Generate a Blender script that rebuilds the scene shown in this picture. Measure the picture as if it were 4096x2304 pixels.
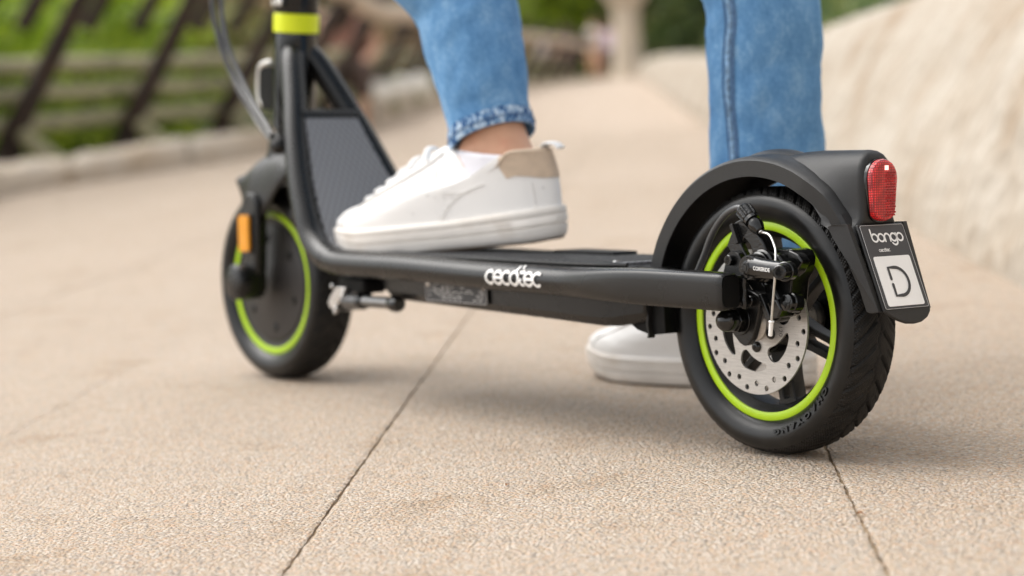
import bpy, math, random
from mathutils import Vector, Matrix, noise
from mathutils.geometry import tessellate_polygon
sc = bpy.context.scene
for o in list(bpy.data.objects): bpy.data.objects.remove(o)
COL = sc.collection
R = math.radians
pi = math.pi
# ------------------------------------------------------------------ camera
cd = bpy.data.cameras.new('camera'); cam = bpy.data.objects.new('camera', cd); COL.objects.link(cam)
CP = Vector((1.19262, -1.14997, 0.32102)); yaw, pit, rol = -0.93450, 0.10198, -0.06802
fw = Vector((math.sin(yaw)*math.cos(pit), math.cos(yaw)*math.cos(pit), -math.sin(pit)))
rt = Vector((math.cos(yaw), -math.sin(yaw), 0)); up = rt.cross(fw)
rr = math.cos(rol)*rt+math.sin(rol)*up; uu = -math.sin(rol)*rt+math.cos(rol)*up
cam.matrix_world = Matrix.Translation(CP) @ Matrix((rr, uu, -fw)).transposed().to_4x4()
cd.lens = 70.06; cd.sensor_width = 36; cd.clip_start = .05; cd.clip_end = 500
cd.dof.use_dof = True; cd.dof.focus_distance = 1.56; cd.dof.aperture_fstop = 4.1
sc.camera = cam
# ------------------------------------------------------------------ sky, sun, exposure
EL, AZ = R(56), R(245)
w = bpy.data.worlds.new("World"); sc.world = w; w.use_nodes = True
nt = w.node_tree; bg = nt.nodes['Background']
sky = nt.nodes.new('ShaderNodeTexSky'); sky.sky_type = 'NISHITA'; sky.sun_disc = False
sky.sun_elevation = EL; sky.sun_rotation = AZ; sky.dust_density = 3.0
hs = nt.nodes.new('ShaderNodeHueSaturation'); hs.inputs['Saturation'].default_value = .10
nt.links.new(sky.outputs[0], hs.inputs['Color']); nt.links.new(hs.outputs[0], bg.inputs[0])
bg.inputs[1].default_value = .15
sl = bpy.data.lights.new('sun', 'SUN'); sun = bpy.data.objects.new('sun', sl); COL.objects.link(sun)
sl.energy = 1.15; sl.angle = R(60); sl.color = (1, .95, .88)
sd = Vector((math.sin(AZ)*math.cos(EL), math.cos(AZ)*math.cos(EL), math.sin(EL)))
sun.rotation_euler = (-sd).to_track_quat('-Z', 'Y').to_euler()
sc.view_settings.view_transform = 'Standard'; sc.view_settings.look = 'None'
sc.view_settings.gamma = 1; sc.view_settings.exposure = 1.0; sc.view_settings.use_curve_mapping = False

# ------------------------------------------------------------------ materials
def lin(c): return tuple((x/12.92 if x <= .04045 else ((x+.055)/1.055)**2.4) for x in c)
def newmat(name):
    m = bpy.data.materials.new(name); m.use_nodes = True
    return m, m.node_tree, m.node_tree.nodes['Principled BSDF']
def N(t, kind, **kw):
    n = t.nodes.new(kind)
    for k, v in kw.items():
        if k in n.inputs: n.inputs[k].default_value = v
        else: setattr(n, k, v)
    return n
def ramp(t, stops, src):
    r = t.nodes.new('ShaderNodeValToRGB'); e = r.color_ramp.elements
    while len(e) < len(stops): e.new(.5)
    for i, (p, c) in enumerate(stops): e[i].position = p; e[i].color = (*c, 1)
    t.links.new(src, r.inputs[0]); return r.outputs[0]
def coords(t, kind='Object', scale=None):
    c = t.nodes.new('ShaderNodeTexCoord').outputs[kind]
    if scale:
        m = t.nodes.new('ShaderNodeMapping'); m.inputs['Scale'].default_value = scale; t.links.new(c, m.inputs[0]); return m.outputs[0]
    return c
def mat(name, col, rough=.5, metal=0., var=.12, nscale=40, bump=0., bscale=300, spec=.5, dirt=None, coat=0., rv=.12):
    m, t, b = newmat(name); co = coords(t)
    n = N(t, 'ShaderNodeTexNoise', Scale=nscale, Detail=5.); t.links.new(co, n.inputs[0])
    c0 = tuple(x*(1-var) for x in col); c1 = tuple(min(1, x*(1+var)) for x in col)
    out = ramp(t, [(.3, c0), (.7, c1)], n.outputs[0])
    if dirt:
        dn = N(t, 'ShaderNodeTexNoise', Scale=dirt[2], Detail=6.); t.links.new(co, dn.inputs[0])
        mk = ramp(t, [(.5, (0, 0, 0)), (.72, (dirt[1],)*3)], dn.outputs[0])
        mx = t.nodes.new('ShaderNodeMix'); mx.data_type = 'RGBA'; t.links.new(mk, mx.inputs[0]); t.links.new(out, mx.inputs[6]); mx.inputs[7].default_value = (*dirt[0], 1); out = mx.outputs[2]
    t.links.new(out, b.inputs['Base Color'])
    rg = ramp(t, [(.3, (max(0, rough-rv*rough),)*3), (.7, (min(1, rough+rv*rough),)*3)], n.outputs[0]); t.links.new(rg, b.inputs['Roughness'])
    b.inputs['Metallic'].default_value = metal; b.inputs['Specular IOR Level'].default_value = spec; b.inputs['Coat Weight'].default_value = coat
    if bump:
        bn = N(t, 'ShaderNodeTexNoise', Scale=bscale, Detail=3.); t.links.new(co, bn.inputs[0])
        bp = N(t, 'ShaderNodeBump', Strength=bump, Distance=.001); t.links.new(bn.outputs[0], bp.inputs['Height']); t.links.new(bp.outputs[0], b.inputs['Normal'])
    return m
M = {}
M['frame'] = mat('matte_black_paint', (.0055, .0052, .005), .27, 0, .15, 30, .12, 1500, .42)
M['black'] = mat('black_plastic', (.006, .0057, .0055), .38, 0, .2, 60, .3, 900, .35, dirt=((.12, .1, .08), .12, 25))
M['gloss'] = mat('glossy_black_metal', (.003, .003, .003), .14, 0, .2, 80, .1, 400, .6)
M['cast'] = mat('black_cast_metal', (.004, .004, .004), .22, 0, .3, 90, .25, 500, .5)
M['fender'] = mat('fender_plastic', (.0105, .010, .0098), .35, 0, .08, 25, .3, 2500, .45)
M['dark'] = mat('inner_dark_plastic', (.002, .002, .002), .6, spec=.2)
M['rubber'] = mat('sidewall_rubber', (.0035, .0035, .0035), .33, 0, .3, 50, .1, 700, .40, dirt=((.06, .05, .04), .12, 45))
M['rim'] = mat('rim_cast_grey', (.010, .0098, .0095), .4, 0, .15, 50, .2, 900, .4)
M['hubcover'] = mat('hub_cover_grey', (.028, .025, .0235), .45, 0, .1, 40, spec=.4)
M['lime'] = mat('lime_plastic', (.44, .68, .012), .38, 0, .05, 30)
M['band'] = mat('lime_band', (.70, .78, .004), .35, 0, .04, 30)
M['silver'] = mat('silver_steel', (.62, .61, .6), .28, 1., .1, 60)
M['cablewire'] = mat('cable_steel', (.6, .59, .57), .35, .8, .2, 2500)
M['capwhite'] = mat('white_cable_cap', (.8, .79, .77), .4)
M['sheath'] = mat('cable_sheath', (.05, .05, .052), .3, 0, .1, 50, 0, 1, .6)
M['white'] = mat('print_white', (.88, .87, .85), .5, 0, .04)
M['printgrey'] = mat('print_grey', (.62, .61, .6), .5, 0, .04)
M['ink'] = mat('print_dark', (.045, .045, .048), .5, 0, .05)
M['sticker'] = mat('sticker_charcoal', (.05, .05, .054), .42, 0, .05)
M['orange'] = mat('amber_reflector', (.76, .30, .002), .2, 0, .1, 200, .6, 900, .6)
M['darksteel'] = mat('dark_steel', (.22, .22, .22), .3, .8, .1, 60)
M['latch'] = mat('pale_steel', (.72, .70, .66), .35, .6, .05)
M['skin'] = mat('skin', (.70, .39, .25), .5, 0, .08, 30, .3, 900, .4, dirt=((.62, .17, .12), .5, 14))
M['leather'] = mat('white_leather', (.80, .79, .775), .5, 0, .025, 12, .25, 900, .4)
M['sole'] = mat('white_rubber_sole', (.73, .695, .65), .55, 0, .06, 30, .2, 600, .4, dirt=((.42, .33, .24), .5, 18))
M['outsole'] = mat('outsole_shade', (.16, .11, .075), .8)  # dark brown puts the shade under the sole into the colour
M['tan'] = mat('tan_suede', (.58, .46, .35), .85, 0, .08, 120, .5, 1500, .2)
M['sock'] = mat('white_sock', (.70, .70, .75), .9, 0, .03, 20, .5, 900, .1)
M['lace'] = mat('white_lace', (.80, .79, .77), .85, 0, .05, 300, .4, 1500, .2)
M['perf'] = mat('perforation_grey', (.60, .59, .57), .8)
M['seam'] = mat('leather_seam', (.68, .665, .64), .8)

def mat_tread():
    m, t, b = newmat('tread_rubber'); uv = coords(t, 'UV')
    b.inputs['Base Color'].default_value = (.013, .013, .013, 1); b.inputs['Roughness'].default_value = .55; b.inputs['Specular IOR Level'].default_value = .35
    n = N(t, 'ShaderNodeTexNoise', Scale=60., Detail=6.); t.links.new(coords(t), n.inputs[0])
    c = ramp(t, [(.4, (.0035, .0035, .0035)), (.72, (.016, .014, .012))], n.outputs[0]); t.links.new(c, b.inputs['Base Color'])
    mp = N(t, 'ShaderNodeMapping'); mp.inputs['Scale'].default_value = (1, 1, 1); mp.inputs['Rotation'].default_value = (0, 0, R(40)); t.links.new(uv, mp.inputs[0])
    ck = N(t, 'ShaderNodeTexVoronoi', Scale=520.); ck.inputs['Randomness'].default_value = .15; t.links.new(mp.outputs[0], ck.inputs[0])
    bp = N(t, 'ShaderNodeBump', Strength=.9, Distance=.0008); t.links.new(ck.outputs['Distance'], bp.inputs['Height']); t.links.new(bp.outputs[0], b.inputs['Normal'])
    return m
M['tread'] = mat_tread()
def mat_rotor():
    m, t, b = newmat('brushed_steel'); co = coords(t, 'Object', (30, 30, 900))
    n = N(t, 'ShaderNodeTexNoise', Scale=4., Detail=4.); t.links.new(co, n.inputs[0])
    t.links.new(ramp(t, [(.3, (.42, .405, .385)), (.7, (.62, .60, .57))], n.outputs[0]), b.inputs['Base Color'])
    b.inputs['Metallic'].default_value = .75; b.inputs['Roughness'].default_value = .42
    return m
M['rotor'] = mat_rotor()
def mat_mat():
    m, t, b = newmat('dimpled_rubber'); co = coords(t, 'UV')
    v = N(t, 'ShaderNodeTexVoronoi', Scale=105.); v.inputs['Randomness'].default_value = 0.; 
    mp = N(t, 'ShaderNodeMapping'); mp.inputs['Scale'].default_value = (1, 1.7, 1); mp.inputs['Rotation'].default_value = (0, 0, R(45)); t.links.new(co, mp.inputs[0]); t.links.new(mp.outputs[0], v.inputs[0])
    t.links.new(ramp(t, [(.05, (.030, .031, .034)), (.5, (.19, .192, .205))], v.outputs['Distance']), b.inputs['Base Color'])
    b.inputs['Roughness'].default_value = .42; b.inputs['Specular IOR Level'].default_value = .8
    bp = N(t, 'ShaderNodeBump', Strength=.9, Distance=.002); t.links.new(v.outputs['Distance'], bp.inputs['Height']); t.links.new(bp.outputs[0], b.inputs['Normal'])
    return m
M['mat'] = mat_mat()
def mat_lens():
    m, t, b = newmat('red_lens'); co = coords(t)
    v = N(t, 'ShaderNodeTexVoronoi', Scale=520.); v.inputs['Randomness'].default_value = .1; t.links.new(co, v.inputs[0])
    nz_ = N(t, 'ShaderNodeTexNoise', Scale=110., Detail=3.); t.links.new(co, nz_.inputs[0]); ad = N(t, 'ShaderNodeMath', operation='MULTIPLY_ADD'); t.links.new(nz_.outputs[0], ad.inputs[0]); ad.inputs[1].default_value = .55; t.links.new(v.outputs['Distance'], ad.inputs[2])
    t.links.new(ramp(t, [(.25, (.95, .05, .05)), (.55, (.62, .018, .02)), (.85, (.12, .002, .004))], ad.outputs[0]), b.inputs['Base Color'])
    b.inputs['Roughness'].default_value = .12; b.inputs['Coat Weight'].default_value = .35; b.inputs['Coat Roughness'].default_value = .05; b.inputs['Emission Color'].default_value = (1, .03, .03, 1); b.inputs['Emission Strength'].default_value = .05
    bp = N(t, 'ShaderNodeBump', Strength=.7, Distance=.001); t.links.new(v.outputs['Distance'], bp.inputs['Height']); t.links.new(bp.outputs[0], b.inputs['Normal'])
    return m
M['lens'] = mat_lens()
def mat_led():
    m, t, b = newmat('lit_led'); b.inputs['Base Color'].default_value = (1, .25, .2, 1); b.inputs['Emission Color'].default_value = (1, .38, .33, 1); b.inputs['Emission Strength'].default_value = 1.3; return m
M['led'] = mat_led()
def mat_denim(name, c0, c1, c2):
    m, t, b = newmat(name); co = coords(t)
    mp = N(t, 'ShaderNodeMapping'); mp.inputs['Scale'].default_value = (1, 1, .6); t.links.new(co, mp.inputs[0])
    n1 = N(t, 'ShaderNodeTexNoise', Scale=55. if name != 'worn_hem_denim' else 120., Detail=7.); n1.inputs['Roughness'].default_value = .6; t.links.new(mp.outputs[0], n1.inputs[0])
    n2 = N(t, 'ShaderNodeTexNoise', Scale=420., Detail=2.); t.links.new(mp.outputs[0], n2.inputs[0])
    mm = N(t, 'ShaderNodeMath', operation='MULTIPLY_ADD'); t.links.new(n2.outputs[0], mm.inputs[0]); mm.inputs[1].default_value = .55; 
    s = N(t, 'ShaderNodeMath', operation='SUBTRACT'); t.links.new(n1.outputs[0], s.inputs[0]); s.inputs[1].default_value = .275; t.links.new(s.outputs[0], mm.inputs[2])
    t.links.new(ramp(t, [(.24, c0), (.5, c1), (.78, c2)] if name != 'worn_hem_denim' else [(.40, c0), (.5, c1), (.60, c2)], mm.outputs[0]), b.inputs['Base Color'])
    b.inputs['Roughness'].default_value = .9; b.inputs['Specular IOR Level'].default_value = .15
    wv = N(t, 'ShaderNodeTexWave', Scale=330.); wv.bands_direction = 'DIAGONAL'; wv.inputs['Distortion'].default_value = .6; t.links.new(co, wv.inputs[0])
    bp = N(t, 'ShaderNodeBump', Strength=.35, Distance=.0008); t.links.new(wv.outputs['Fac'], bp.inputs['Height']); 
    bp2 = N(t, 'ShaderNodeBump', Strength=.5, Distance=.004); t.links.new(n1.outputs[0], bp2.inputs['Height']); t.links.new(bp2.outputs[0], bp.inputs['Normal']); t.links.new(bp.outputs[0], b.inputs['Normal'])
    return m
M['denim'] = mat_denim('blue_denim', (.085, .215, .42), (.135, .30, .53), (.25, .43, .64))
M['hem'] = mat_denim('worn_hem_denim', (.02, .06, .18), (.13, .27, .48), (.50, .62, .74))
M['stitch'] = mat('denim_stitch', (.10, .17, .30), .9, 0, .4, 300)
M['stitchpale'] = mat('denim_fell', (.20, .33, .50), .9, 0, .5, 220, .6, 700)

def mat_stone(name, palette, scale=340., bumpd=.0018, big=.10, randobj=False, contrast=.62):
    m, t, b = newmat(name); co = coords(t)
    wn = N(t, 'ShaderNodeTexNoise', Scale=90., Detail=3.); t.links.new(co, wn.inputs[0])
    vm = N(t, 'ShaderNodeVectorMath', operation='MULTIPLY_ADD'); t.links.new(wn.outputs['Color'], vm.inputs[0]); vm.inputs[1].default_value = (.0015, .0015, .0015); t.links.new(co, vm.inputs[2])
    v = N(t, 'ShaderNodeTexVoronoi', Scale=scale); t.links.new(vm.outputs[0], v.inputs[0])
    sp = N(t, 'ShaderNodeSeparateColor'); t.links.new(v.outputs['Color'], sp.inputs[0])
    peb = ramp(t, palette, sp.outputs[0])
    n = N(t, 'ShaderNodeTexNoise', Scale=2.2, Detail=7.); n.inputs['Roughness'].default_value = .62; t.links.new(co, n.inputs[0])
    n3 = N(t, 'ShaderNodeTexNoise', Scale=650., Detail=2.); t.links.new(co, n3.inputs[0])
    base = ramp(t, [(.3, (.415, .33, .262)), (.5, (.49, .40, .325)), (.72, (.54, .465, .395))], n.outputs[0])
    mx = N(t, 'ShaderNodeMix', data_type='RGBA'); mx.inputs[0].default_value = contrast; t.links.new(base, mx.inputs[6]); t.links.new(peb, mx.inputs[7])
    gp = ramp(t, [(.35, (1, 1, 1)), (.66, (.82, .78, .72))], v.outputs['Distance'])
    ml = N(t, 'ShaderNodeMix', data_type='RGBA', blend_type='MULTIPLY'); ml.inputs[0].default_value = .8; t.links.new(mx.outputs[2], ml.inputs[6]); t.links.new(gp, ml.inputs[7])
    sn = N(t, 'ShaderNodeTexNoise', Scale=7., Detail=6.); sn.inputs['Roughness'].default_value = .7; t.links.new(co, sn.inputs[0])
    sm_ = N(t, 'ShaderNodeMix', data_type='RGBA', blend_type='MULTIPLY'); sm_.inputs[0].default_value = 1; t.links.new(ml.outputs[2], sm_.inputs[6]); t.links.new(ramp(t, [(.30, (.80, .73, .64)), (.45, (1, 1, 1)), (.60, (1, 1, 1)), (.75, (.95, .96, .98))], sn.outputs[0]), sm_.inputs[7])
    out = sm_.outputs[2]
    if randobj:
        oi = t.nodes.new('ShaderNodeObjectInfo'); rc = ramp(t, [(0, (.955, .95, .94)), (1, (1, 1, 1))], oi.outputs['Random'])
        m2 = N(t, 'ShaderNodeMix', data_type='RGBA', blend_type='MULTIPLY'); m2.inputs[0].default_value = 1; t.links.new(out, m2.inputs[6]); t.links.new(rc, m2.inputs[7]); out = m2.outputs[2]
    t.links.new(out, b.inputs['Base Color']); b.inputs['Roughness'].default_value = .85; b.inputs['Specular IOR Level'].default_value = .3
    iv = N(t, 'ShaderNodeMath', operation='MULTIPLY_ADD'); t.links.new(v.outputs['Distance'], iv.inputs[0]); iv.inputs[1].default_value = -1.6; 
    t.links.new(n3.outputs[0], iv.inputs[2])
    bp = N(t, 'ShaderNodeBump', Strength=1., Distance=bumpd); t.links.new(iv.outputs[0], bp.inputs['Height']); t.links.new(bp.outputs[0], b.inputs['Normal'])
    return m
PAL = [(0, (.20, .18, .16)), (.09, (.36, .335, .30)), (.28, (.54, .465, .395)), (.5, (.51, .38, .25)), (.68, (.57, .505, .445)), (.84, (.56, .35, .21)), (.93, (.68, .64, .58))]
M['slab'] = mat_stone('exposed_aggregate_stone', PAL, randobj=True)
M['ground'] = mat_stone('far_aggregate_stone', PAL, scale=120, contrast=.25)
M['dirt'] = mat('joint_dirt', (.34, .25, .155), .95, 0, .3, 60, .8, 600, dirt=((.07, .045, .02), 1., 9))
def mat_rock(name, c0, c1, c2):
    m, t, b = newmat(name); co = coords(t)
    n = N(t, 'ShaderNodeTexNoise', Scale=3.2, Detail=9.); n.inputs['Roughness'].default_value = .65; t.links.new(co, n.inputs[0])
    t.links.new(ramp(t, [(.36, c0), (.47, c1), (.6, c2)], n.outputs[0]), b.inputs['Base Color']); b.inputs['Roughness'].default_value = .9
    v = N(t, 'ShaderNodeTexVoronoi', Scale=22.); t.links.new(co, v.inputs[0])
    bp = N(t, 'ShaderNodeBump', Strength=.5, Distance=.02); t.links.new(v.outputs['Distance'], bp.inputs['Height']); t.links.new(bp.outputs[0], b.inputs['Normal'])
    return m
M['rock'] = mat_rock('rough_cream_stone', (.27, .20, .135), (.345, .293, .232), (.385, .342, .287))
M['ledge'] = mat_rock('ledge_stone', (.40, .31, .215), (.50, .42, .33), (.54, .475, .395))
M['rail'] = mat('weathered_rail', (.30, .28, .17), .85, 0, .3, 8, .5, 60)
M['bark'] = mat('dark_bark', (.035, .022, .016), .9, 0, .45, 10, .8, 40)
M['palewood'] = mat('pale_handrail', (.50, .41, .32), .8, 0, .2, 6, .4, 40)
def mat_leaf(name, a, b_, c):
    m, t, b = newmat(name)
    g = t.nodes.new('ShaderNodeNewGeometry')
    t.links.new(ramp(t, [(0, a), (.5, b_), (1, c)], g.outputs['Random Per Island']), b.inputs['Base Color']); b.inputs['Roughness'].default_value = .55
    tr = N(t, 'ShaderNodeBsdfTranslucent'); t.links.new(ramp(t, [(0, a), (.5, b_), (1, c)], g.outputs['Random Per Island']), tr.inputs[0])
    mx = N(t, 'ShaderNodeMixShader'); mx.inputs[0].default_value = .35; t.links.new(b.outputs[0], mx.inputs[1]); t.links.new(tr.outputs[0], mx.inputs[2])
    t.links.new(mx.outputs[0], t.nodes['Material Output'].inputs[0]); return m
M['leafbright'] = mat_leaf('bright_hedge_leaf', (.11, .20, .012), (.29, .41, .022), (.50, .60, .06))
M['leafolive'] = mat_leaf('olive_leaf', (.08, .10, .025), (.20, .23, .05), (.38, .36, .14))
M['leafdark'] = mat_leaf('dark_leaf', (.04, .08, .025), (.10, .17, .05), (.24, .28, .09))
M['leafbrown'] = mat_leaf('brown_leaf', (.12, .085, .04), (.26, .17, .09), (.44, .30, .19))

# ------------------------------------------------------------------ mesh helpers
class MB:
    def __init__(s): s.v = []; s.f = []; s.uv = None
    def add(s, vs, fs):
        o = len(s.v); s.v += [tuple(x) for x in vs]; s.f += [tuple(i+o for i in f) for f in fs]; return s
    def loft(s, rings, closed=True, caps=True):
        n = len(rings[0]); vs = [p for r in rings for p in r]; fs = []
        k = n if closed else n-1
        for i in range(len(rings)-1):
            for j in range(k): a = i*n+j; b = i*n+(j+1) % n; fs.append((a, b, b+n, a+n))
        if caps and closed:
            fs.append(tuple(range(n))[::-1]); fs.append(tuple(range((len(rings)-1)*n, len(rings)*n)))
        return s.add(vs, fs)
    def tube(s, path, r, n=14, flat=None, caps=True, ref=None, closed=False):
        P = [Vector(p) for p in path]; m = len(P); rad = r if isinstance(r, (list, tuple)) else [r]*m
        T = []
        for i in range(m):
            a = P[(i-1) % m] if (closed or i > 0) else P[0]; b = P[(i+1) % m] if (closed or i < m-1) else P[-1]
            T.append((b-a).normalized())
        nrm = Vector(ref) if ref else (Vector((0, 0, 1)) if abs(T[0].z) < .9 else Vector((0, 1, 0)))
        rings = []
        for i in range(m):
            if ref: nrm = Vector(ref)
            nrm = (nrm-T[i]*nrm.dot(T[i])).normalized(); bn = T[i].cross(nrm)
            fx, fz = (flat[i] if isinstance(flat, list) else flat) if flat else (1, 1)
            rings.append([P[i]+rad[i]*(fz*math.sin(2*pi*j/n)*nrm+fx*math.cos(2*pi*j/n)*bn) for j in range(n)])
        if closed: rings.append(rings[0]); caps = False
        return s.loft(rings, True, caps)
    def cyl(s, p0, p1, r0, r1=None, n=24): return s.tube([p0, p1], [r0, r0 if r1 is None else r1], n)
    def box(s, c, d, rot=None):
        vs = []; mt = Matrix.Identity(3) if rot is None else rot; c = Vector(c)
        for x in (-.5, .5):
            for y in (-.5, .5):
                for z in (-.5, .5): vs.append(c+mt @ Vector((x*d[0], y*d[1], z*d[2])))
        return s.add(vs, [(0, 1, 3, 2), (4, 6, 7, 5), (0, 4, 5, 1), (2, 3, 7, 6), (0, 2, 6, 4), (1, 5, 7, 3)])
    def prism(s, poly, y0, y1, holes=(), fn=None):
        """poly of (x,z) extruded along y"""
        fn = fn or (lambda a, b, y: (a, y, b))
        loops = [list(poly)]+[list(h) for h in holes]
        flat = [p for l in loops for p in l]; n = len(flat)
        tris = tessellate_polygon([[Vector((p[0], p[1], 0)) for p in l] for l in loops])
        vs = [fn(p[0], p[1], y0) for p in flat]+[fn(p[0], p[1], y1) for p in flat]
        fs = [tuple(t) for t in tris]+[tuple(i+n for i in reversed(t)) for t in tris]
        o = 0
        for l in loops:
            k = len(l)
            for i in range(k): a = o+i; b = o+(i+1) % k; fs.append((a, b, b+n, a+n))
            o += k
        return s.add(vs, fs)
    def lathe(s, prof, n=96, a0=0, a1=2*pi, c=(0, 0, 0), caps=True):
        """prof of (r,y); revolve about the Y axis"""
        full = abs(a1-a0-2*pi) < 1e-6; rings = []
        for i in range(n if full else n+1):
            a = a0+(a1-a0)*i/n; rings.append([(c[0]+r*math.cos(a), c[1]+y, c[2]+r*math.sin(a)) for r, y in prof])
        if full: rings.append(rings[0])
        return s.loft(rings, True, caps and not full)
    def lathe_axis(s, p0, d, prof, n=24):
        """prof of (h, r) along direction d from p0"""
        d = Vector(d).normalized(); p0 = Vector(p0)
        return s.tube([p0+d*h for h, r in prof], [max(r, 1e-5) for h, r in prof], n)
def clean(me):
    import bmesh
    b = bmesh.new(); b.from_mesh(me); bmesh.ops.remove_doubles(b, verts=b.verts, dist=1e-6); bmesh.ops.recalc_face_normals(b, faces=b.faces); b.to_mesh(me); b.free()
def obj(name, mb, m, parent=None, smooth=40, bevel=0, seg=2, sub=0, merge=True):
    me = bpy.data.meshes.new(name); me.from_pydata([tuple(v) for v in mb.v], [], mb.f)
    if merge: clean(me)
    me.materials.append(M[m] if isinstance(m, str) else m)
    if smooth: 
        me.shade_smooth(); me.set_sharp_from_angle(angle=R(smooth))
    o = bpy.data.objects.new(name, me); COL.objects.link(o)
    if parent: o.parent = parent
    if bevel:
        bm = o.modifiers.new('b', 'BEVEL'); bm.width = bevel; bm.segments = seg; bm.limit_method = 'ANGLE'; bm.angle_limit = R(35)
    if sub:
        sm = o.modifiers.new('s', 'SUBSURF'); sm.levels = sm.render_levels = sub
    return o
def empty(name, loc=(0, 0, 0), parent=None):
    o = bpy.data.objects.new(name, None); COL.objects.link(o); o.location = loc; o.empty_display_size = .05
    if parent: o.parent = parent
    return o
def tag(o, label=None, cat=None, group=None, kind=None):
    if label: o['label'] = label
    if cat: o['category'] = cat
    if group: o['group'] = group
    if kind: o['kind'] = kind
    return o
def cr(pts, n=8, closed=False):
    """catmull-rom through pts"""
    P = [Vector(p) for p in pts]; out = []; m = len(P)
    for i in range(m if closed else m-1):
        p0 = P[(i-1) % m] if closed or i > 0 else P[0]*2-P[1]; p1 = P[i]; p2 = P[(i+1) % m]; p3 = P[(i+2) % m] if closed or i < m-2 else P[-1]*2-P[-2]
        for k in range(n):
            t = k/n; out.append(.5*((2*p1)+(p2-p0)*t+(2*p0-5*p1+4*p2-p3)*t*t+(3*p1-p0-3*p2+p3)*t**3))
    if not closed: out.append(P[-1])
    return out
def interp(tab, x):
    if x <= tab[0][0]: return tab[0][1]
    for (a, u), (b, v) in zip(tab, tab[1:]):
        if x <= b: return u+(v-u)*(x-a)/(b-a)
    return tab[-1][1]
def sstep(a, b, x): t = max(0, min(1, (x-a)/(b-a))); return t*t*(3-2*t)
def circle2(cx, cz, r, n=20): return [(cx+r*math.cos(2*pi*i/n), cz+r*math.sin(2*pi*i/n)) for i in range(n)]
def rrect(x0, z0, x1, z1, r, n=5):
    out = []
    for cx, cz, a in ((x1-r, z1-r, 0), (x0+r, z1-r, 90), (x0+r, z0+r, 180), (x1-r, z0+r, 270)):
        for i in range(n+1): t = R(a+90*i/n); out.append((cx+r*math.cos(t), cz+r*math.sin(t)))
    return out
# stroke lettering: polylines with round ends, mapped by fn(u, v, h) onto a surface
def arc(cx, cy, r, a0, a1, n=14, ry=None): ry = ry or r; return [(cx+r*math.cos(R(a0+(a1-a0)*i/n)), cy+ry*math.sin(R(a0+(a1-a0)*i/n))) for i in range(n+1)]
GLY = {
 'c': (.96, [arc(.5, .5, .5, 56, 304)]),
 'e': (1.0, [[(.03, .5), (.97, .5)]+arc(.5, .5, .5, 0, 318, 18)]),
 'o': (1.0, [arc(.5, .5, .5, 0, 360, 22)]),
 't': (.66, [[(.16, 1.42), (.16, .3)]+arc(.44, .3, .28, 180, 300, 6), [(.16, 1.0), (.60, 1.0)]]),
 'b': (1.0, [[(.0, 1.6), (.0, .5)], arc(.5, .5, .5, 0, 360, 22)]),
 'n': (.95, [[(0, 0), (0, .55)]+arc(.45, .55, .45, 180, 0, 12)+[(.9, 0)]]),
 'g': (1.0, [arc(.5, .5, .5, 0, 360, 22), [(1, 1), (1, .05)]+arc(.5, .0, .5, 0, -150, 10)]),
 'q': (1.0, [arc(.5, .5, .5, 0, 360, 22), [(.58, 1.02), (.74, 1.36)]]),   # the o with its tick
}
def strokes(mb, lines, w, fn, th=.0003):
    for L in lines:
        n = len(L); Ls = []
        pts = [Vector((a, b)) for a, b in L]
        left = []; right = []
        for i, p in enumerate(pts):
            a = pts[max(0, i-1)]; b = pts[min(n-1, i+1)]
            if i in (0, n-1) and (pts[0]-pts[-1]).length < 1e-3 and n > 4: a = pts[-2]; b = pts[1]
            d = (b-a).normalized(); q = Vector((-d.y, d.x))*w/2; left.append(p+q); right.append(p-q)
        vs = [fn(p.x, p.y, th) for p in left]+[fn(p.x, p.y, th) for p in right]
        mb.add(vs, [(i, i+1, n+i+1, n+i) for i in range(n-1)])
        for e in (pts[0], pts[-1]):
            c = [fn(e.x+w/2*math.cos(2*pi*i/10), e.y+w/2*math.sin(2*pi*i/10), th*.8) for i in range(10)]; mb.add(c, [tuple(range(10))])
def word(mb, text, fn, w=.17, gap=.16, th=.0003):
    x = 0
    for ch in text:
        adv, ls = GLY[ch]; strokes(mb, [[(x+a, b) for a, b in l] for l in ls], w, fn, th); x += adv+gap
    return x
def font_mesh(text, size, extrude=.0002, bold=0.):
    cu = bpy.data.curves.new('t', 'FONT'); cu.body = text; cu.size = size; cu.extrude = extrude; cu.offset = bold; cu.align_x = 'CENTER'; cu.align_y = 'CENTER'; cu.resolution_u = 3
    o = bpy.data.objects.new('t', cu); COL.objects.link(o); bpy.context.view_layer.update()
    me = bpy.data.meshes.new_from_object(o.evaluated_get(bpy.context.evaluated_depsgraph_get()))
    vs = [v.co.copy() for v in me.vertices]; fs = [tuple(p.vertices) for p in me.polygons]
    bpy.data.objects.remove(o); bpy.data.curves.remove(cu); bpy.data.meshes.remove(me)
    return vs, fs

exec_order = []
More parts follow.
